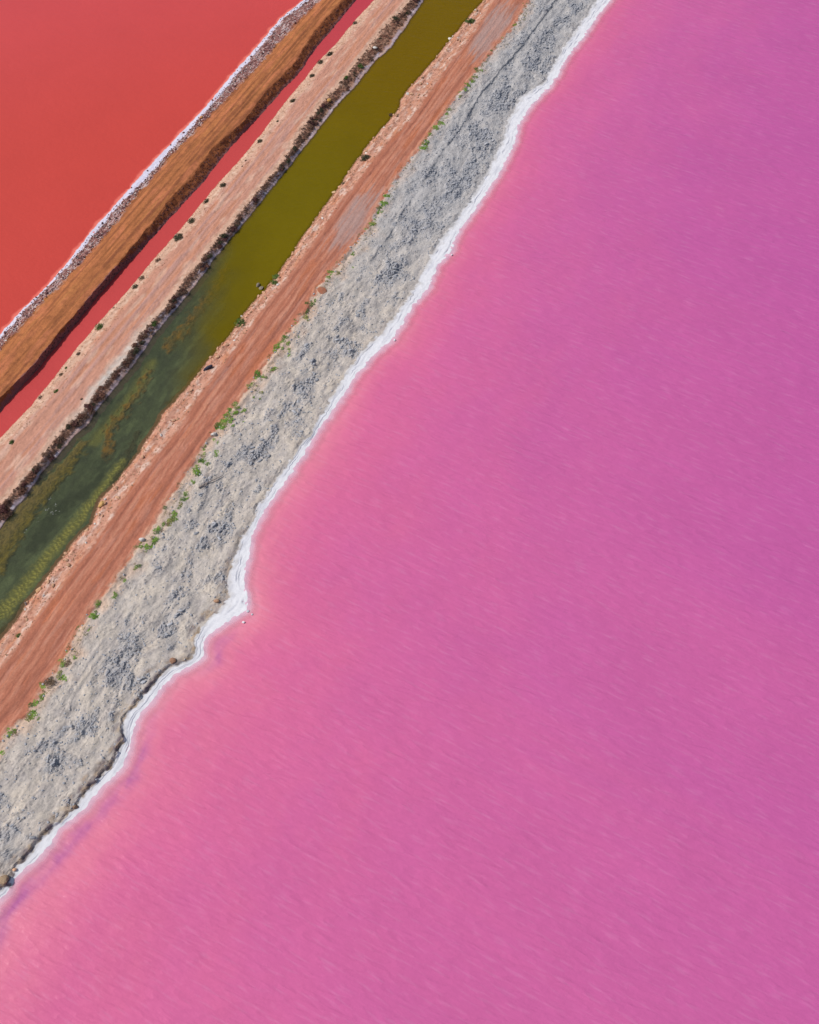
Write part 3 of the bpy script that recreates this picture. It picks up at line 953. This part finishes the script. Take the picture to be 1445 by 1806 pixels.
TAN = stone_meshes('rock', M_TAN, 7, 1)
WHT = stone_meshes('rock', M_WHITE, 4, 2)
DRK = stone_meshes('stone', M_DARKST, 5, 3)
CLD = stone_meshes('mud_clod', M_CLOD, 7, 4, 0.5)
SLT = stone_meshes('salt_lump', M_SALTL, 3, 5, 0.5)


def put(name, me, x, y, z, size, label, cat, group=None, sink=0.25, sc=(1, 1, 1), rz=None):
    o = obj(name, me)
    o.location = (x, y, z + size * 0.45 * (1 - sink) * sc[2] - size * 0.1)
    o.scale = (size * sc[0], size * sc[1], size * sc[2])
    o.rotation_euler = (random.uniform(-.25, .25), random.uniform(-.25, .25), random.uniform(0, 6.28) if rz is None else rz)
    return prop(o, label, cat, group)


def scatter_stuff(name, label, cat, mat, pts, sizes, seed, flat=0.6, base=ICO1):
    """many stones too small to pick apart, as one object"""
    r = np.random.default_rng(seed)
    shapes = [stone_shape(r, base, flat) for _ in range(9)]
    Vs, Fs, off = [], [], 0
    for (x, y, z), sz in zip(pts, sizes):
        V, F = shapes[r.integers(9)]
        a = r.uniform(0, 6.28)
        ca, sa = math.cos(a), math.sin(a)
        W = V * sz
        W = np.stack([W[:, 0] * ca - W[:, 1] * sa + x, W[:, 0] * sa + W[:, 1] * ca + y, W[:, 2] + z + sz * 0.15], -1)
        Vs.append(W); Fs.append(F + off); off += len(V)
    o = obj(name, mesh_np(name, np.concatenate(Vs), np.concatenate(Fs), mat))
    return prop(o, label, cat, None, 'stuff')


def rand_strip(bank, k0, k1, n, w0, w1, s0, s1, r, power=1.0):
    b = BANKS[bank]
    out = []
    for _ in range(n):
        s = r.uniform(s0, s1)
        t0, t1 = np.interp(s, b.s, b.e[k0]), np.interp(s, b.s, b.e[k1])
        w = w0 + (w1 - w0) * r.uniform() ** power
        t = t0 + (t1 - t0) * w
        out.append((s, t))
    return out


# tan rocks along the road side of the canal
r = np.random.default_rng(11)
SE0, SE1 = s_of(0, 1129), s_of(855, 0)
for i, (s, t) in enumerate(rand_strip('cw', 0, 1, 150, 0.0, 0.75, SE0, SE1, r, 1.8)):
    x, y, z = spot_st(s, t, 'cw')
    white = r.uniform() < 0.16
    put('rock', (WHT if white else TAN)[r.integers(4 if white else 7)], x, y, max(z, -0.05), r.uniform(0.16, 0.36),
        ('small white rock' if white else 'small tan rock') + ' in the canal shoulder rubble ' + zone(s, 'cw'),
        'rock', 'white rocks on the canal shoulder' if white else 'tan rocks on the canal shoulder')
q = rand_strip('cw', 0, 1, 2300, -0.02, 1.0, SE0 - 4, SE1 + 4, r, 2.0)
scatter_stuff('rubble', 'fine tan rubble along the road side of the canal', 'rubble', M_TAN,
              [spot_st(s, t, 'cw') for s, t in q], r.uniform(0.05, 0.15, len(q)), 12)
q = rand_strip('em', 0, 1, 1500, 0.0, 0.35, s_of(0, 772), s_of(660, 0) + 4, r, 1.8)
scatter_stuff('gravel', 'pale gravel along the ditch side of the embankment', 'gravel', M_TAN,
              [spot_st(s, t, 'em') for s, t in q], r.uniform(0.04, 0.11, len(q)), 13)
# stones of the dike
SA0, SA1 = s_of(0, 600), s_of(545, 0)
for i, (s, t) in enumerate(rand_strip('dk', 0, 2, 60, 0.05, 0.95, SA0, SA1, r)):
    x, y, z = spot_st(s, t, 'dk')
    put('stone', DRK[r.integers(5)], x, y, z, r.uniform(0.14, 0.27), 'small dark stone on the white salt edge of the dike ' + ('near the top border' if s > s_of(430, 125) else 'halfway down' if s > s_of(200, 370) else 'near the left border'), 'stone',
        'dark stones on the dike edge')
q = rand_strip('dk', 1, 2, 1700, -0.25, 1.0, SA0 - 3, SA1 + 3, r)
scatter_stuff('rubble', 'dark purple rubble along the salt edge of the dike', 'rubble', M_DARKST,
              [spot_st(s, t, 'dk') for s, t in q], r.uniform(0.05, 0.14, len(q)), 14)
q = rand_strip('dk', 1, 2, 900, 0.0, 1.0, SA0 - 3, SA1 + 3, r)
scatter_stuff('salt_bits', 'white salt bits among the rubble of the dike', 'salt', M_WHITE,
              [spot_st(s, t, 'dk') for s, t in q], r.uniform(0.04, 0.12, len(q)), 15)
q = rand_strip('dk', 3, 4, 900, 0.1, 0.95, SA0 - 3, SA1 + 8, r)
scatter_stuff('rubble', 'dark rubble on the wet slope of the dike', 'rubble', M_DARKST,
              [spot_st(s, t, 'dk') for s, t in q], r.uniform(0.05, 0.15, len(q)), 16)

# grey clods on the mud
clmask = cl * mud
big, fine_ = [], []
jj = np.where(cw.strip == 2)[0]
smin, smax = s_of(0, 1450), s_of(1000, 0)
tries = 0
while (len(big) < 170 or len(fine_) < 9500) and tries < 160000:
    tries += 1
    i = int(r.integers(16, len(cw.s) - 16)); j = int(r.choice(jj))
    if not (smin < cw.s[i] < smax): continue
    m_ = clmask[i, j]
    if r.uniform() > m_ + 0.10: continue
    x, y = to_xy(cw.S[i, j], cw.T[i, j])
    p = (x, y, cw.Z[i, j])
    if len(big) < 170 and m_ > 0.5 and r.uniform() < 0.08: big.append(p)
    elif len(fine_) < 9500: fine_.append(p)
for p in big:
    o = put('mud_clod', CLD[r.integers(7)], p[0], p[1], p[2], r.uniform(0.17, 0.38), 'bluish grey clod of dried mud on the mud bank ' + zone(to_st(p[0], p[1])[0], 'cw'),
            'mud clod', 'grey clods on the mud bank', sc=(1.2, 0.7, 0.8), rz=r.normal(math.radians(35), 0.5))
scatter_stuff('clod_rubble', 'small grey clods strewn over the mud bank', 'rubble', M_CLOD, fine_, 0.05 + 0.15 * r.uniform(0, 1, len(fine_)) ** 2 , 17)

# single rocks one can point at
def big_rock(px, py, bank, size, mat, label, seed, sc=(1, 1, 1), rz=0.0, cat='rock', name='rock', flat=0.65, z=None):
    rr = np.random.default_rng(seed)
    V, F = stone_shape(rr, ICO2, flat)
    me = mesh_np(name, V, F, mat)
    x, y, zz = spot(px, py, bank) if z is None else (*ground(px, py, z), z)
    return put(name, me, x, y, zz, size, label, cat, None, 0.2, sc, rz)


big_rock(250, 952, 'cw', 0.42, M_WHITE, 'round white rock at the right edge of the orange road', 101)
big_rock(383, 1060, 'cw', 0.45, M_TAN, 'tan boulder on the mud beside the widest bulge of white salt', 102)
big_rock(305, 1166, 'cw', 0.48, flat_mat('brown_stone', lin(168, 128, 104), rnd=0), 'brown rock at the mud edge just below the small salt point', 103)
big_rock(9, 1552, 'cw', 0.62, flat_mat('sandstone', lin(176, 150, 122), rnd=0), 'large tan boulder where the mud bank meets the bottom of the left border', 104)
big_rock(26, 1534, 'cw', 0.28, M_TAN, 'small tan rock just above the large shore boulder', 105)
big_rock(134, 1423, 'cw', 0.38, flat_mat('brown_grey_stone', lin(150, 124, 104), rnd=0), 'brown rock on the dark cut edge of the mud above the pink shore', 106)
big_rock(70, 1041, 'cw', 0.5, flat_mat('peach_stone', lin(224, 178, 136), rnd=0), 'peach coloured rock on the canal shoulder near the sunken stump', 107, (1.2, 0.8, 1), 0.6)
big_rock(180, 890, 'cw', 0.5, flat_mat('ochre_stone', lin(214, 170, 110), rnd=0), 'ochre rock on the canal shoulder beside the rippled yellow sand', 108, (1.3, 0.8, 1), 0.9)
big_rock(590, 340, 'cw', 0.45, flat_mat('cream_stone', lin(226, 190, 150), rnd=0), 'cream rock on the canal shoulder below the grey road patch', 109)
big_rock(794, 69, 'cw', 0.42, M_WHITE, 'whitish rock on the upper canal shoulder near the dark green bush', 110)
big_rock(367, 650, 'cw', 0.62, M_SLATE, 'dark slate coloured oblong rock lying at the canal edge of the road', 111, (1.35, 0.6, 0.8), 0.5)
big_rock(581, 178, 'em', 0.5, flat_mat('yellow_stone', lin(222, 170, 104), rnd=0), 'yellowish rock among the brush on the embankment', 112, (0.8, 1.1, 1), 0.3)
big_rock(662, 85, 'em', 0.45, M_WHITE, 'pale rock among the brush at the upper end of the embankment', 113)
big_rock(355, 208, 'dk', 0.42, flat_mat('honey_stone', lin(206, 150, 100), rnd=0), 'honey coloured rock on the salt edge of the dike', 114)
big_rock(455, 504, 'cw', 0.42, flat_mat('grey_stone', lin(150, 138, 120), rnd=0), 'longer of the two grey rocks standing out of the olive canal', 115, (0.7, 1.2, 1), -0.4, z=-0.02)
big_rock(461, 509, 'cw', 0.42, bpy.data.materials['grey_stone'], 'rounder of the two grey rocks standing out of the olive canal', 116, (0.9, 0.9, 1), 0.2, z=-0.02)
big_rock(568, 512, 'cw', 0.85, M_ORANGE, 'low orange heap of soil spilled from the road onto the grey mud', 117, (0.9, 1.15, 0.3), 0.2, 'soil heap', 'soil_heap', 0.4)
big_rock(377, 766, 'cw', 0.4, M_WHITE, 'pale grey rock between green plants at the road edge', 118)
# salt lumps in the shallows
for k, (px, py, sz, lb) in enumerate([(430, 1098, 0.24, 'white salt lump in the pink shallows below the salt bulge'),
                                      (445, 1084, 0.16, 'thin white salt flake in the pink shallows right of the salt bulge'),
                                      (437, 1078, 0.2, 'white salt lump at the very edge of the salt bulge'),
                                      (797, 450, 0.22, 'white salt lump in the pink water beside the upper salt shore'),
                                      (696, 600, 0.2, 'white salt lump in the pink water beside the middle salt shore')]):
    x, y = ground(px, py, 0)
    put('salt_lump', SLT[k % 3], x, y, 0.0, sz, lb, 'salt lump', 'salt lumps in the pink shallows')


# ---- sticks
def tube(path, radii, n=7):
    P = np.array(path, float)
    V, F = [], []
    for i, p in enumerate(P):
        d = P[min(i + 1, len(P) - 1)] - P[max(i - 1, 0)]
        d /= np.linalg.norm(d)
        u = np.cross(d, [0, 0, 1.0]);
        if np.linalg.norm(u) < 1e-3: u = np.array([1.0, 0, 0])
        u /= np.linalg.norm(u); v = np.cross(u, d)
        for k in range(n):
            a = 2 * math.pi * k / n
            V.append(p + radii[i] * (math.cos(a) * u + math.sin(a) * v))
    for i in range(len(P) - 1):
        for k in range(n):
            F.append([i * n + k, i * n + (k + 1) % n, (i + 1) * n + (k + 1) % n, (i + 1) * n + k])
    # caps
    c0, c1 = len(V), len(V) + 1
    V += [P[0], P[-1]]
    m_ = (len(P) - 1) * n
    for k in range(0, n):
        F.append([c0, (k + 1) % n, k, k]) if False else None
    V = np.array(V)
    F = [f for f in F if f]
    T3 = []
    for f in F: T3 += [[f[0], f[1], f[2]], [f[0], f[2], f[3]]]
    for k in range(n):
        T3.append([c0, (k + 1) % n, k]); T3.append([c1, m_ + k, m_ + (k + 1) % n])
    return V, np.array(T3)


def join(parts):
    Vs, Fs, off = [], [], 0
    for V, F in parts:
        Vs.append(V); Fs.append(F + off); off += len(V)
    return np.concatenate(Vs), np.concatenate(Fs)


p0, p1, p2, p3 = [np.array(spot(px, py, 'cw')) for px, py in [(351, 861), (366, 853), (382, 846), (394, 839)]]
up_ = np.array([0, 0, 0.22])
org = p0.copy()
V1 = tube([p0 - org + up_ * .5, p1 - org + up_, p2 - org + up_ * 1.2, p3 - org + up_ * .6], [0.10, 0.08, 0.06, 0.02])
V2 = tube([p1 - org + up_, (p1 + p0) / 2 - org + np.array([0.35, -0.25, 0.25]), p0 - org + np.array([0.55, -0.2, 0.12])], [0.06, 0.05, 0.02])
root = bpy.data.objects.new('driftwood', None); COL.objects.link(root); root.location = org
prop(root, 'long bare driftwood branch lying across the pale mud near green plants', 'driftwood')
obj('trunk', mesh_np('trunk', *V1, M_WOOD), root)
obj('branch', mesh_np('branch', *V2, M_WOOD), root)
x, y = ground(48, 1068, 0)
root = bpy.data.objects.new('stump', None); COL.objects.link(root); root.location = (x, y, -0.1)
prop(root, 'pale broken stump sticking out of the canal close to the road shoulder', 'stump')
obj('trunk', mesh_np('trunk', *tube([(0.2, -0.2, -0.3), (0, 0, 0.1), (-0.15, 0.25, 0.5)], [0.2, 0.17, 0.11]), M_WOOD), root)
obj('branch', mesh_np('branch', *tube([(0, 0, 0.1), (0.3, 0.1, 0.25), (0.5, 0.05, 0.2)], [0.11, 0.08, 0.04]), M_WOOD), root)


# ---- plants
def leaf_mat(name, c1, c2, rnd=0.25, scale=3.0):
    m = flat_mat(name, c1, rnd=rnd, rgb2=c2, scale=scale, rough=0.7)
    return m


M_OLIVE = leaf_mat('olive_leaf', (0.085, 0.085, 0.045), (0.058, 0.058, 0.034))
M_BUSH = leaf_mat('green_leaf', (0.115, 0.200, 0.040), (0.070, 0.130, 0.030))
M_BRIGHT = leaf_mat('bright_leaf', (0.215, 0.370, 0.050), (0.150, 0.26, 0.04))
M_YELLOW = leaf_mat('yellow_green_leaf', (0.30, 0.31, 0.09), (0.21, 0.20, 0.075))
M_RUST = leaf_mat('rust_leaf', (0.210, 0.100, 0.066), (0.13, 0.06, 0.045))
M_BROWN = leaf_mat('brown_leaf', (0.205, 0.120, 0.082), (0.13, 0.075, 0.055))
M_PURPLE = leaf_mat('maroon_leaf', (0.130, 0.050, 0.046), (0.085, 0.034, 0.034))
M_STRAW = leaf_mat('dry_twig', (0.300, 0.200, 0.120), (0.20, 0.13, 0.085))
M_STEM = flat_mat('stem', (0.10, 0.065, 0.045), rnd=0.2)


def foliage(r, n, leaf, height, lumps=5, spread=0.5, flat=0.0):
    """leaf faces through the volume of a lumpy dome of unit radius"""
    cs = [np.array([0, 0, 0.25 * height])]
    rs = [0.62]
    for k in range(lumps):
        a = 2 * math.pi * (k + r.uniform(-.35, .35)) / lumps
        q_ = spread * r.uniform(0.75, 1.15)
        cs.append(np.array([q_ * math.cos(a), q_ * math.sin(a), r.uniform(0.05, 0.3) * height]))
        rs.append(r.uniform(0.32, 0.5))
    V, F = [], []
    for i in range(n):
        k = r.integers(len(cs))
        d = r.normal(size=3); d[2] = abs(d[2]) * 0.9 + 0.05; d /= np.linalg.norm(d)
        rad = rs[k] * (0.55 + 0.5 * r.uniform() ** 0.6)
        p = cs[k] + d * rad * np.array([1, 1, height])
        u = r.normal(size=3); u -= d * (u @ d) * 0.75; u /= np.linalg.norm(u)
        v = np.cross(d + 0.5 * r.normal(size=3), u); v /= max(np.linalg.norm(v), 1e-3)
        if flat:
            u = u * np.array([1, 1, 1 - flat]); u /= np.linalg.norm(u)
            v = np.cross([0.3 * r.normal(), 0.3 * r.normal(), 1.0], u); v /= max(np.linalg.norm(v), 1e-3)
        L, Wd = leaf * r.uniform(0.7, 1.3), leaf * r.uniform(0.35, 0.6)
        b0 = len(V)
        V += [p - u * L, p + v * Wd, p + u * L, p - v * Wd]
        F.append([b0, b0 + 1, b0 + 2, b0 + 3])
    V = np.array(V)
    V[:, 2] = np.maximum(V[:, 2], 0.0)
    return V, np.array(F)


def stems(r, n=6, height=0.8):
    parts = []
    for k in range(n):
        a = 2 * math.pi * k / n + r.uniform(-.3, .3)
        q_ = r.uniform(0.35, 0.65)
        e_ = np.array([q_ * math.cos(a), q_ * math.sin(a), height * r.uniform(0.4, 0.75)])
        parts.append(tube([(0, 0, -0.15), e_ * np.array([0.45, 0.45, 0.6]), e_], [0.06, 0.045, 0.015], 5))
    return join(parts)


def shrub_proto(seed, mat, n, leaf, height, lumps=5):
    rr = np.random.default_rng(seed)
    return mesh_np('crown', *foliage(rr, n, leaf, height, lumps), mat), mesh_np('stem', *stems(rr, 6, height), M_STEM)


P_OLIVE = [shrub_proto(200 + k, M_OLIVE, 620, 0.085, 0.75, 5) for k in range(3)]
P_BUSH = [shrub_proto(210 + k, M_BUSH, 560, 0.095, 0.8, 6) for k in range(3)]
P_RUST = [shrub_proto(220 + k, M_RUST, 330, 0.12, 0.7, 5) for k in range(3)]
P_MAR = [shrub_proto(230 + k, M_PURPLE, 330, 0.12, 0.7, 4) for k in range(2)]
P_BRN = [shrub_proto(240 + k, M_BROWN, 300, 0.12, 0.65, 5) for k in range(3)]
P_DKG = [shrub_proto(250 + k, M_OLIVE, 330, 0.12, 0.75, 4) for k in range(2)]
P_STR = [shrub_proto(260 + k, M_STRAW, 520, 0.08, 0.7, 5) for k in range(2)]


def shrub(proto, x, y, z, size, label, group=None, sc=(1, 1, 1), rz=None, cat='shrub', name='shrub'):
    root = bpy.data.objects.new(name, None)
    COL.objects.link(root)
    root.location = (x, y, z - 0.04)
    root.rotation_euler = (0, 0, random.uniform(0, 6.28) if rz is None else rz)
    root.scale = (size * sc[0], size * sc[1], size * sc[2])
    root.empty_display_size = 0.2
    prop(root, label, cat, group)
    a = bpy.data.objects.new('crown', proto[0]); COL.objects.link(a); a.parent = root
    b = bpy.data.objects.new('stem', proto[1]); COL.objects.link(b); b.parent = root
    return root


G1 = 'round shrubs along the ditch side of the embankment'
EMB = [  # px, py, radius m, proto, label
    (627, 41, 0.62, P_OLIVE, 'dark olive shrub nearest the top border on the ditch side of the embankment'),
    (583, 96, 0.78, P_OLIVE, 'broad dark shrub at the ditch edge, highest of a string of three on the embankment'),
    (565, 110, 0.66, P_OLIVE, 'dark shrub at the ditch edge, middle of a string of three on the embankment'),
    (551, 134, 0.62, P_OLIVE, 'dark shrub at the ditch edge, lowest of a string of three on the embankment'),
    (517, 178, 0.62, P_OLIVE, 'oval dark shrub alone on the embankment edge below the string of three'),
    (490, 214, 0.3, P_OLIVE, 'tiny dark shrub on the embankment edge between two oval shrubs'),
    (459, 249, 0.58, P_OLIVE, 'oval dark shrub on the embankment edge where the ditch is narrowest'),
    (434, 283, 0.3, P_BRN, 'tiny brown shrub on the embankment edge, upper of two close together'),
    (428, 293, 0.24, P_BRN, 'tiny brown shrub on the embankment edge, lower of two close together'),
    (394, 327, 0.68, P_OLIVE, 'dark shrub on the embankment edge, upper of two near neighbours'),
    (365, 355, 0.62, P_OLIVE, 'dark shrub on the embankment edge, lower of two near neighbours'),
    (338, 390, 0.72, P_OLIVE, 'dark shrub just above the largest shrub of the embankment'),
    (315, 419, 0.98, P_OLIVE, 'largest dark green shrub on the ditch side of the embankment'),
    (279, 459, 0.58, P_BRN, 'brownish shrub below the largest shrub of the embankment'),
    (250, 491, 0.62, P_STR, 'straw coloured shrub on the embankment above a small dark green one'),
    (239, 506, 0.6, P_OLIVE, 'small dark green shrub just below the straw coloured one'),
    (201, 543, 0.28, P_BRN, 'tiny brown shrub at the ditch edge halfway down the embankment'),
    (176, 577, 0.74, P_BUSH, 'deep green round shrub on the lower half of the embankment'),
    (139, 624, 0.42, P_BRN, 'small brown shrub on the lower embankment below the round green one'),
    (117, 649, 0.28, P_BUSH, 'tiny green shrub on the lower embankment edge'),
    (108, 661, 0.42, P_STR, 'pale brownish shrub on the lower embankment edge under a tiny green one'),
    (99, 690, 0.40, P_BUSH, 'small very dark green shrub standing inward on the lower embankment'),
    (71, 701, 0.40, P_BRN, 'small brown shrub close to the ditch on the lower embankment'),
    (144, 704, 0.24, P_OLIVE, 'tiny olive shrub on the pale sand of the lower embankment'),
    (86, 789, 0.2, P_OLIVE, 'tiny dark shrub near the brush of the lower embankment'),
    (21, 780, 0.44, P_BUSH, 'dark green shrub near the left border on the embankment'),
]
for k, (px, py, rad, pr, lb) in enumerate(EMB):
    x, y, z = spot(px, py, 'em')
    shrub(pr[k % len(pr)], x, y, z, rad, lb, G1, (1.15, 0.9, 0.85), math.atan2(AX[1], AX[0]) - 0.4 + random.uniform(-.3, .3))

G2 = 'green bushes on the canal shoulder'
for k, (px, py, rad, lb, pr) in enumerate([
        (489, 490, 0.85, 'green bush overhanging the olive canal beside the two rocks, its upper lobe', P_BUSH),
        (484, 499, 0.7, 'green bush overhanging the olive canal beside the two rocks, its lower lobe', P_BUSH),
        (425, 571, 1.15, 'bright green bush overhanging the olive canal below the two rocks', P_BUSH),
        (829, 38, 1.0, 'dark green bush on the canal shoulder near the top border', P_BUSH),
        (643, 279, 1.05, 'greyish green bush on a small spit of the canal shoulder', P_OLIVE),
        (606, 324, 0.45, 'small dark bush on the canal shoulder below the spit', P_OLIVE),
        (690, 205, 0.5, 'small brownish bush at the upper canal bend', P_BRN),
        (33, 1121, 0.4, 'small green bush on the canal shoulder near the lower left border', P_BUSH)]):
    x, y, z = spot(px, py, 'cw')
    shrub(pr[k % len(pr)], x, y, max(z, 0.05), rad, lb, G2, (1.1, 0.9, 0.8))
x, y, z = spot(88, 1204, 'cw')
shrub(P_STR[0], x, y, z, 0.85, 'dry brown round bush where the orange road meets the grey mud', None, (1.1, 1, 0.7))
x, y, z = spot(119, 1169, 'cw')
shrub(P_STR[1], x, y, z, 0.6, 'dry greyish bush just above the round brown one', None, (1.1, 1, 0.5))

# brush along the canal side of the embankment
r = np.random.default_rng(31)
SD0, SD1 = s_of(0, 915), s_of(740, 0) + 3
kinds = [(P_RUST, 'low rust red brush on the embankment slope', 'rust red brush on the embankment slope'),
         (P_MAR, 'low dark maroon brush on the embankment slope', 'maroon brush on the embankment slope'),
         (P_BRN, 'low brown brush on the embankment slope', 'brown brush on the embankment slope'),
         (P_DKG, 'low dark olive brush on the embankment slope', 'dark olive brush on the embankment slope')]
nbr = 0
for i in range(430):
    s = r.uniform(SD0, SD1)
    if gnoise(np.array(s / 3.2), np.array(0.5), 77) < -0.28: continue
    t0, t1 = np.interp(s, em.s, em.e[1]), np.interp(s, em.s, em.e[2])
    w = np.clip(r.normal(0.34, 0.22), -0.12, 0.78)
    x, y, z = spot_st(s, t0 + (t1 - t0) * w, 'em')
    lowm = 1 - sstep(s_of(60, 870), s_of(300, 560), s)
    p = np.array([0.28 + 0.3 * lowm, 0.14 + 0.1 * lowm, 0.36 - 0.1 * lowm, 0.18 - 0.1 * lowm]); p /= p.sum()
    k = r.choice(4, p=p)
    pr, lb, gr = kinds[k]
    shrub(pr[r.integers(len(pr))], x, y, z, (0.2 + 0.5 * r.uniform() ** 1.8) * (1 + 0.2 * lowm), lb + ' ' + zone(s, 'em'), gr, (1.15, 0.9, 0.8), cat='brush', name='brush')
    nbr += 1
    if nbr >= 230: break
for px, py, rad, pr, lb in [(636, 117, 0.72, P_BUSH, 'dark green round bush in the brush of the upper embankment'),
                            (611, 137, 0.5, P_BUSH, 'small dark green bush in the brush below the upper round one'),
                            (272, 571, 0.62, P_BUSH, 'dark green bush in the brush halfway down the embankment'),
                            (120, 753, 0.55, P_DKG, 'blackish green bush at the left end of the widest brush patch'),
                            (5, 899, 0.95, P_MAR, 'maroon round bush cut by the left border beside the canal'),
                            (40, 866, 0.8, P_RUST, 'rusty bush with ragged outline beside the lower canal'),
                            (56, 842, 0.85, P_RUST, 'tall rusty bush beside the lower canal, upper neighbour of a ragged one'),
                            (140, 745, 0.9, P_BRN, 'wide brown brush clump bulging into the canal')]:
    x, y, z = spot(px, py, 'em')
    shrub(pr[0], x, y, z, rad, lb, None, (1.1, 0.95, 0.85))


# green ground plants between road and mud
def tuft_mesh(seed, mat, n, leaf, h):  # flat rosettes
    h = h * 0.7
    rr = np.random.default_rng(seed)
    return mesh_np('green_plant', *foliage(rr, n, leaf, h, 6, 0.62, 0.7), mat)


TG = [tuft_mesh(300 + k, M_BRIGHT, 110, 0.17, 0.30) for k in range(5)]
TY = [tuft_mesh(310 + k, M_YELLOW, 90, 0.17, 0.28) for k in range(3)]
TD = [tuft_mesh(320 + k, M_BUSH, 100, 0.16, 0.32) for k in range(2)]
TB = [tuft_mesh(330 + k, M_STRAW, 80, 0.15, 0.25) for k in range(2)]
SEEDS = """929,12,2 907,44,3 886,66,2 867,89,2 860,98,2 857,108,2 844,125,4 838,134,4 832,142,3 826,150,4 820,158,3 812,168,3 791,193,3 788,201,3
782,212,3 775,218,5 768,224,4 757,239,3 753,246,3 749,253,4 745,261,4 740,265,2 683,345,4 679,357,3 668,376,3 658,393,2 676,360,3 670,373,4 657,393,4 645,404,1
624,447,2 599,466,2 587,481,4 579,489,3 622,472,1 549,535,4 556,530,2 537,557,4 520,570,2 525,591,2 510,620,3 502,597,4 497,603,3 489,611,4 505,595,3
481,651,4 454,661,4 464,663,3 457,664,3 444,678,4 440,684,3 460,692,3 447,700,1 415,713,4 420,718,3 415,728,4 407,725,4 402,735,5 405,742,4 396,745,5 390,753,5
432,722,2 428,745,2 410,750,2 378,776,3 361,787,2 382,798,3 361,800,3 355,812,4 365,820,3 345,829,4 350,826,3 341,849,2 328,870,3 322,880,3 318,888,3 330,878,2
291,895,2 307,908,4 303,915,4 298,922,4 287,926,4 280,931,3 276,939,3 276,951,4 268,948,2 257,966,4 248,964,3 241,999,3 238,1002,2 220,1020,3 203,1050,3 
172,1064,4 164,1087,4 168,1090,3 139,1104,2 156,1110,1 120,1149,2 130,1160,2 112,1168,3 109,1174,3 104,1189,4 75,1210,2 75,1228,3 62,1239,3 51,1264,4 
54,1259,3 63,1258,2 68,1266,2 25,1289,4 20,1293,3 8,1299,3 4,1328,3 2,1320,2 92,1216,1 86,1225,1"""
nt_ = 0
r = np.random.default_rng(41)
for tok in SEEDS.split():
    px, py, n = [float(v) for v in tok.split(',')]
    for k in range(int(n)):
        if nt_ >= 298 or (k and r.uniform() < 0.2): continue
        jx, jy = (0, 0) if k == 0 else r.normal(0, 4.2, 2)
        x, y, z = spot(px + jx, py + jy, 'cw')
        u = r.uniform()
        me, kind_ = ((TG[r.integers(5)], 'bright green') if u < 0.58 else (TY[r.integers(3)], 'yellowish green') if u < 0.80 else
                     (TD[r.integers(2)], 'dark green') if u < 0.90 else (TB[r.integers(2)], 'dry straw coloured'))
        sz = (r.uniform(0.36, 0.68) if n >= 4 else r.uniform(0.28, 0.5) if n == 3 else r.uniform(0.20, 0.38)) * (0.8 if k else 1.0)
        o = obj('green_plant', me)
        o.location = (x, y, z - 0.02)
        o.scale = (sz * r.uniform(0.9, 1.3), sz * r.uniform(0.7, 1.0), sz)
        o.rotation_euler = (0, 0, r.uniform(0, 6.28))
        prop(o, kind_ + ' low plant between road and mud ' + zone(to_st(x, y)[0], 'cw'), 'plant', kind_ + ' plants between road and mud')
        nt_ += 1
# sparse dry wisps among them, and twiggy litter on the embankment slope
pts, szs = [], []
for (s, t) in rand_strip('cw', 2, 3, 700, -0.02, 0.14, s_of(0, 1320), s_of(940, 0), r):
    if gnoise(np.array(s / 2.5), np.array(3.3), 78) < -0.1: continue
    pts.append(spot_st(s, t, 'cw')); szs.append(r.uniform(0.10, 0.26))


def leaf_stuff(name, label, cat, mats, pts, szs, seed, n=14):
    rr = np.random.default_rng(seed)
    shp = [foliage(rr, n, 0.28, 0.35, 3, 0.6) for _ in range(6)]
    Vs, Fs, off = [], [], 0
    for p, sz in zip(pts, szs):
        V, F = shp[rr.integers(6)]
        Vs.append(V * sz + np.array(p)); Fs.append(F + off); off += len(V)
    o = obj(name, mesh_np(name, np.concatenate(Vs), np.concatenate(Fs), mats))
    return prop(o, label, cat, None, 'stuff')


leaf_stuff('weeds', 'sparse dry weeds along the edge of road and mud', 'weeds', M_YELLOW, pts, szs, 51)
pts, szs = [], []
for (s, t) in rand_strip('em', 1, 2, 5200, -0.18, 0.72, SD0 - 3, SD1 + 3, r):
    pts.append(spot_st(s, t, 'em')); szs.append(r.uniform(0.10, 0.26))
leaf_stuff('undergrowth', 'dry brown undergrowth on the canal slope of the embankment', 'undergrowth', M_BROWN, pts, szs, 52)

# foam flecks drifting on the canal
pts, szs = [], []
for px, py, n, sp in [(89, 879, 4, 1.5), (98, 891, 7, 2.0), (84, 899, 9, 2.2), (92, 904, 11, 3), (104, 902, 5, 3), (64, 919, 3, 4), (48, 936, 2, 4)]:
    for k in range(n):
        x, y = ground(px + r.normal(0, sp), py + r.normal(0, sp), 0)
        pts.append((x, y, -0.02)); szs.append(r.uniform(0.03, 0.075))
scatter_stuff('foam', 'white foam flecks floating on the lower canal', 'foam', M_SALTL, pts, szs, 53, 0.35)
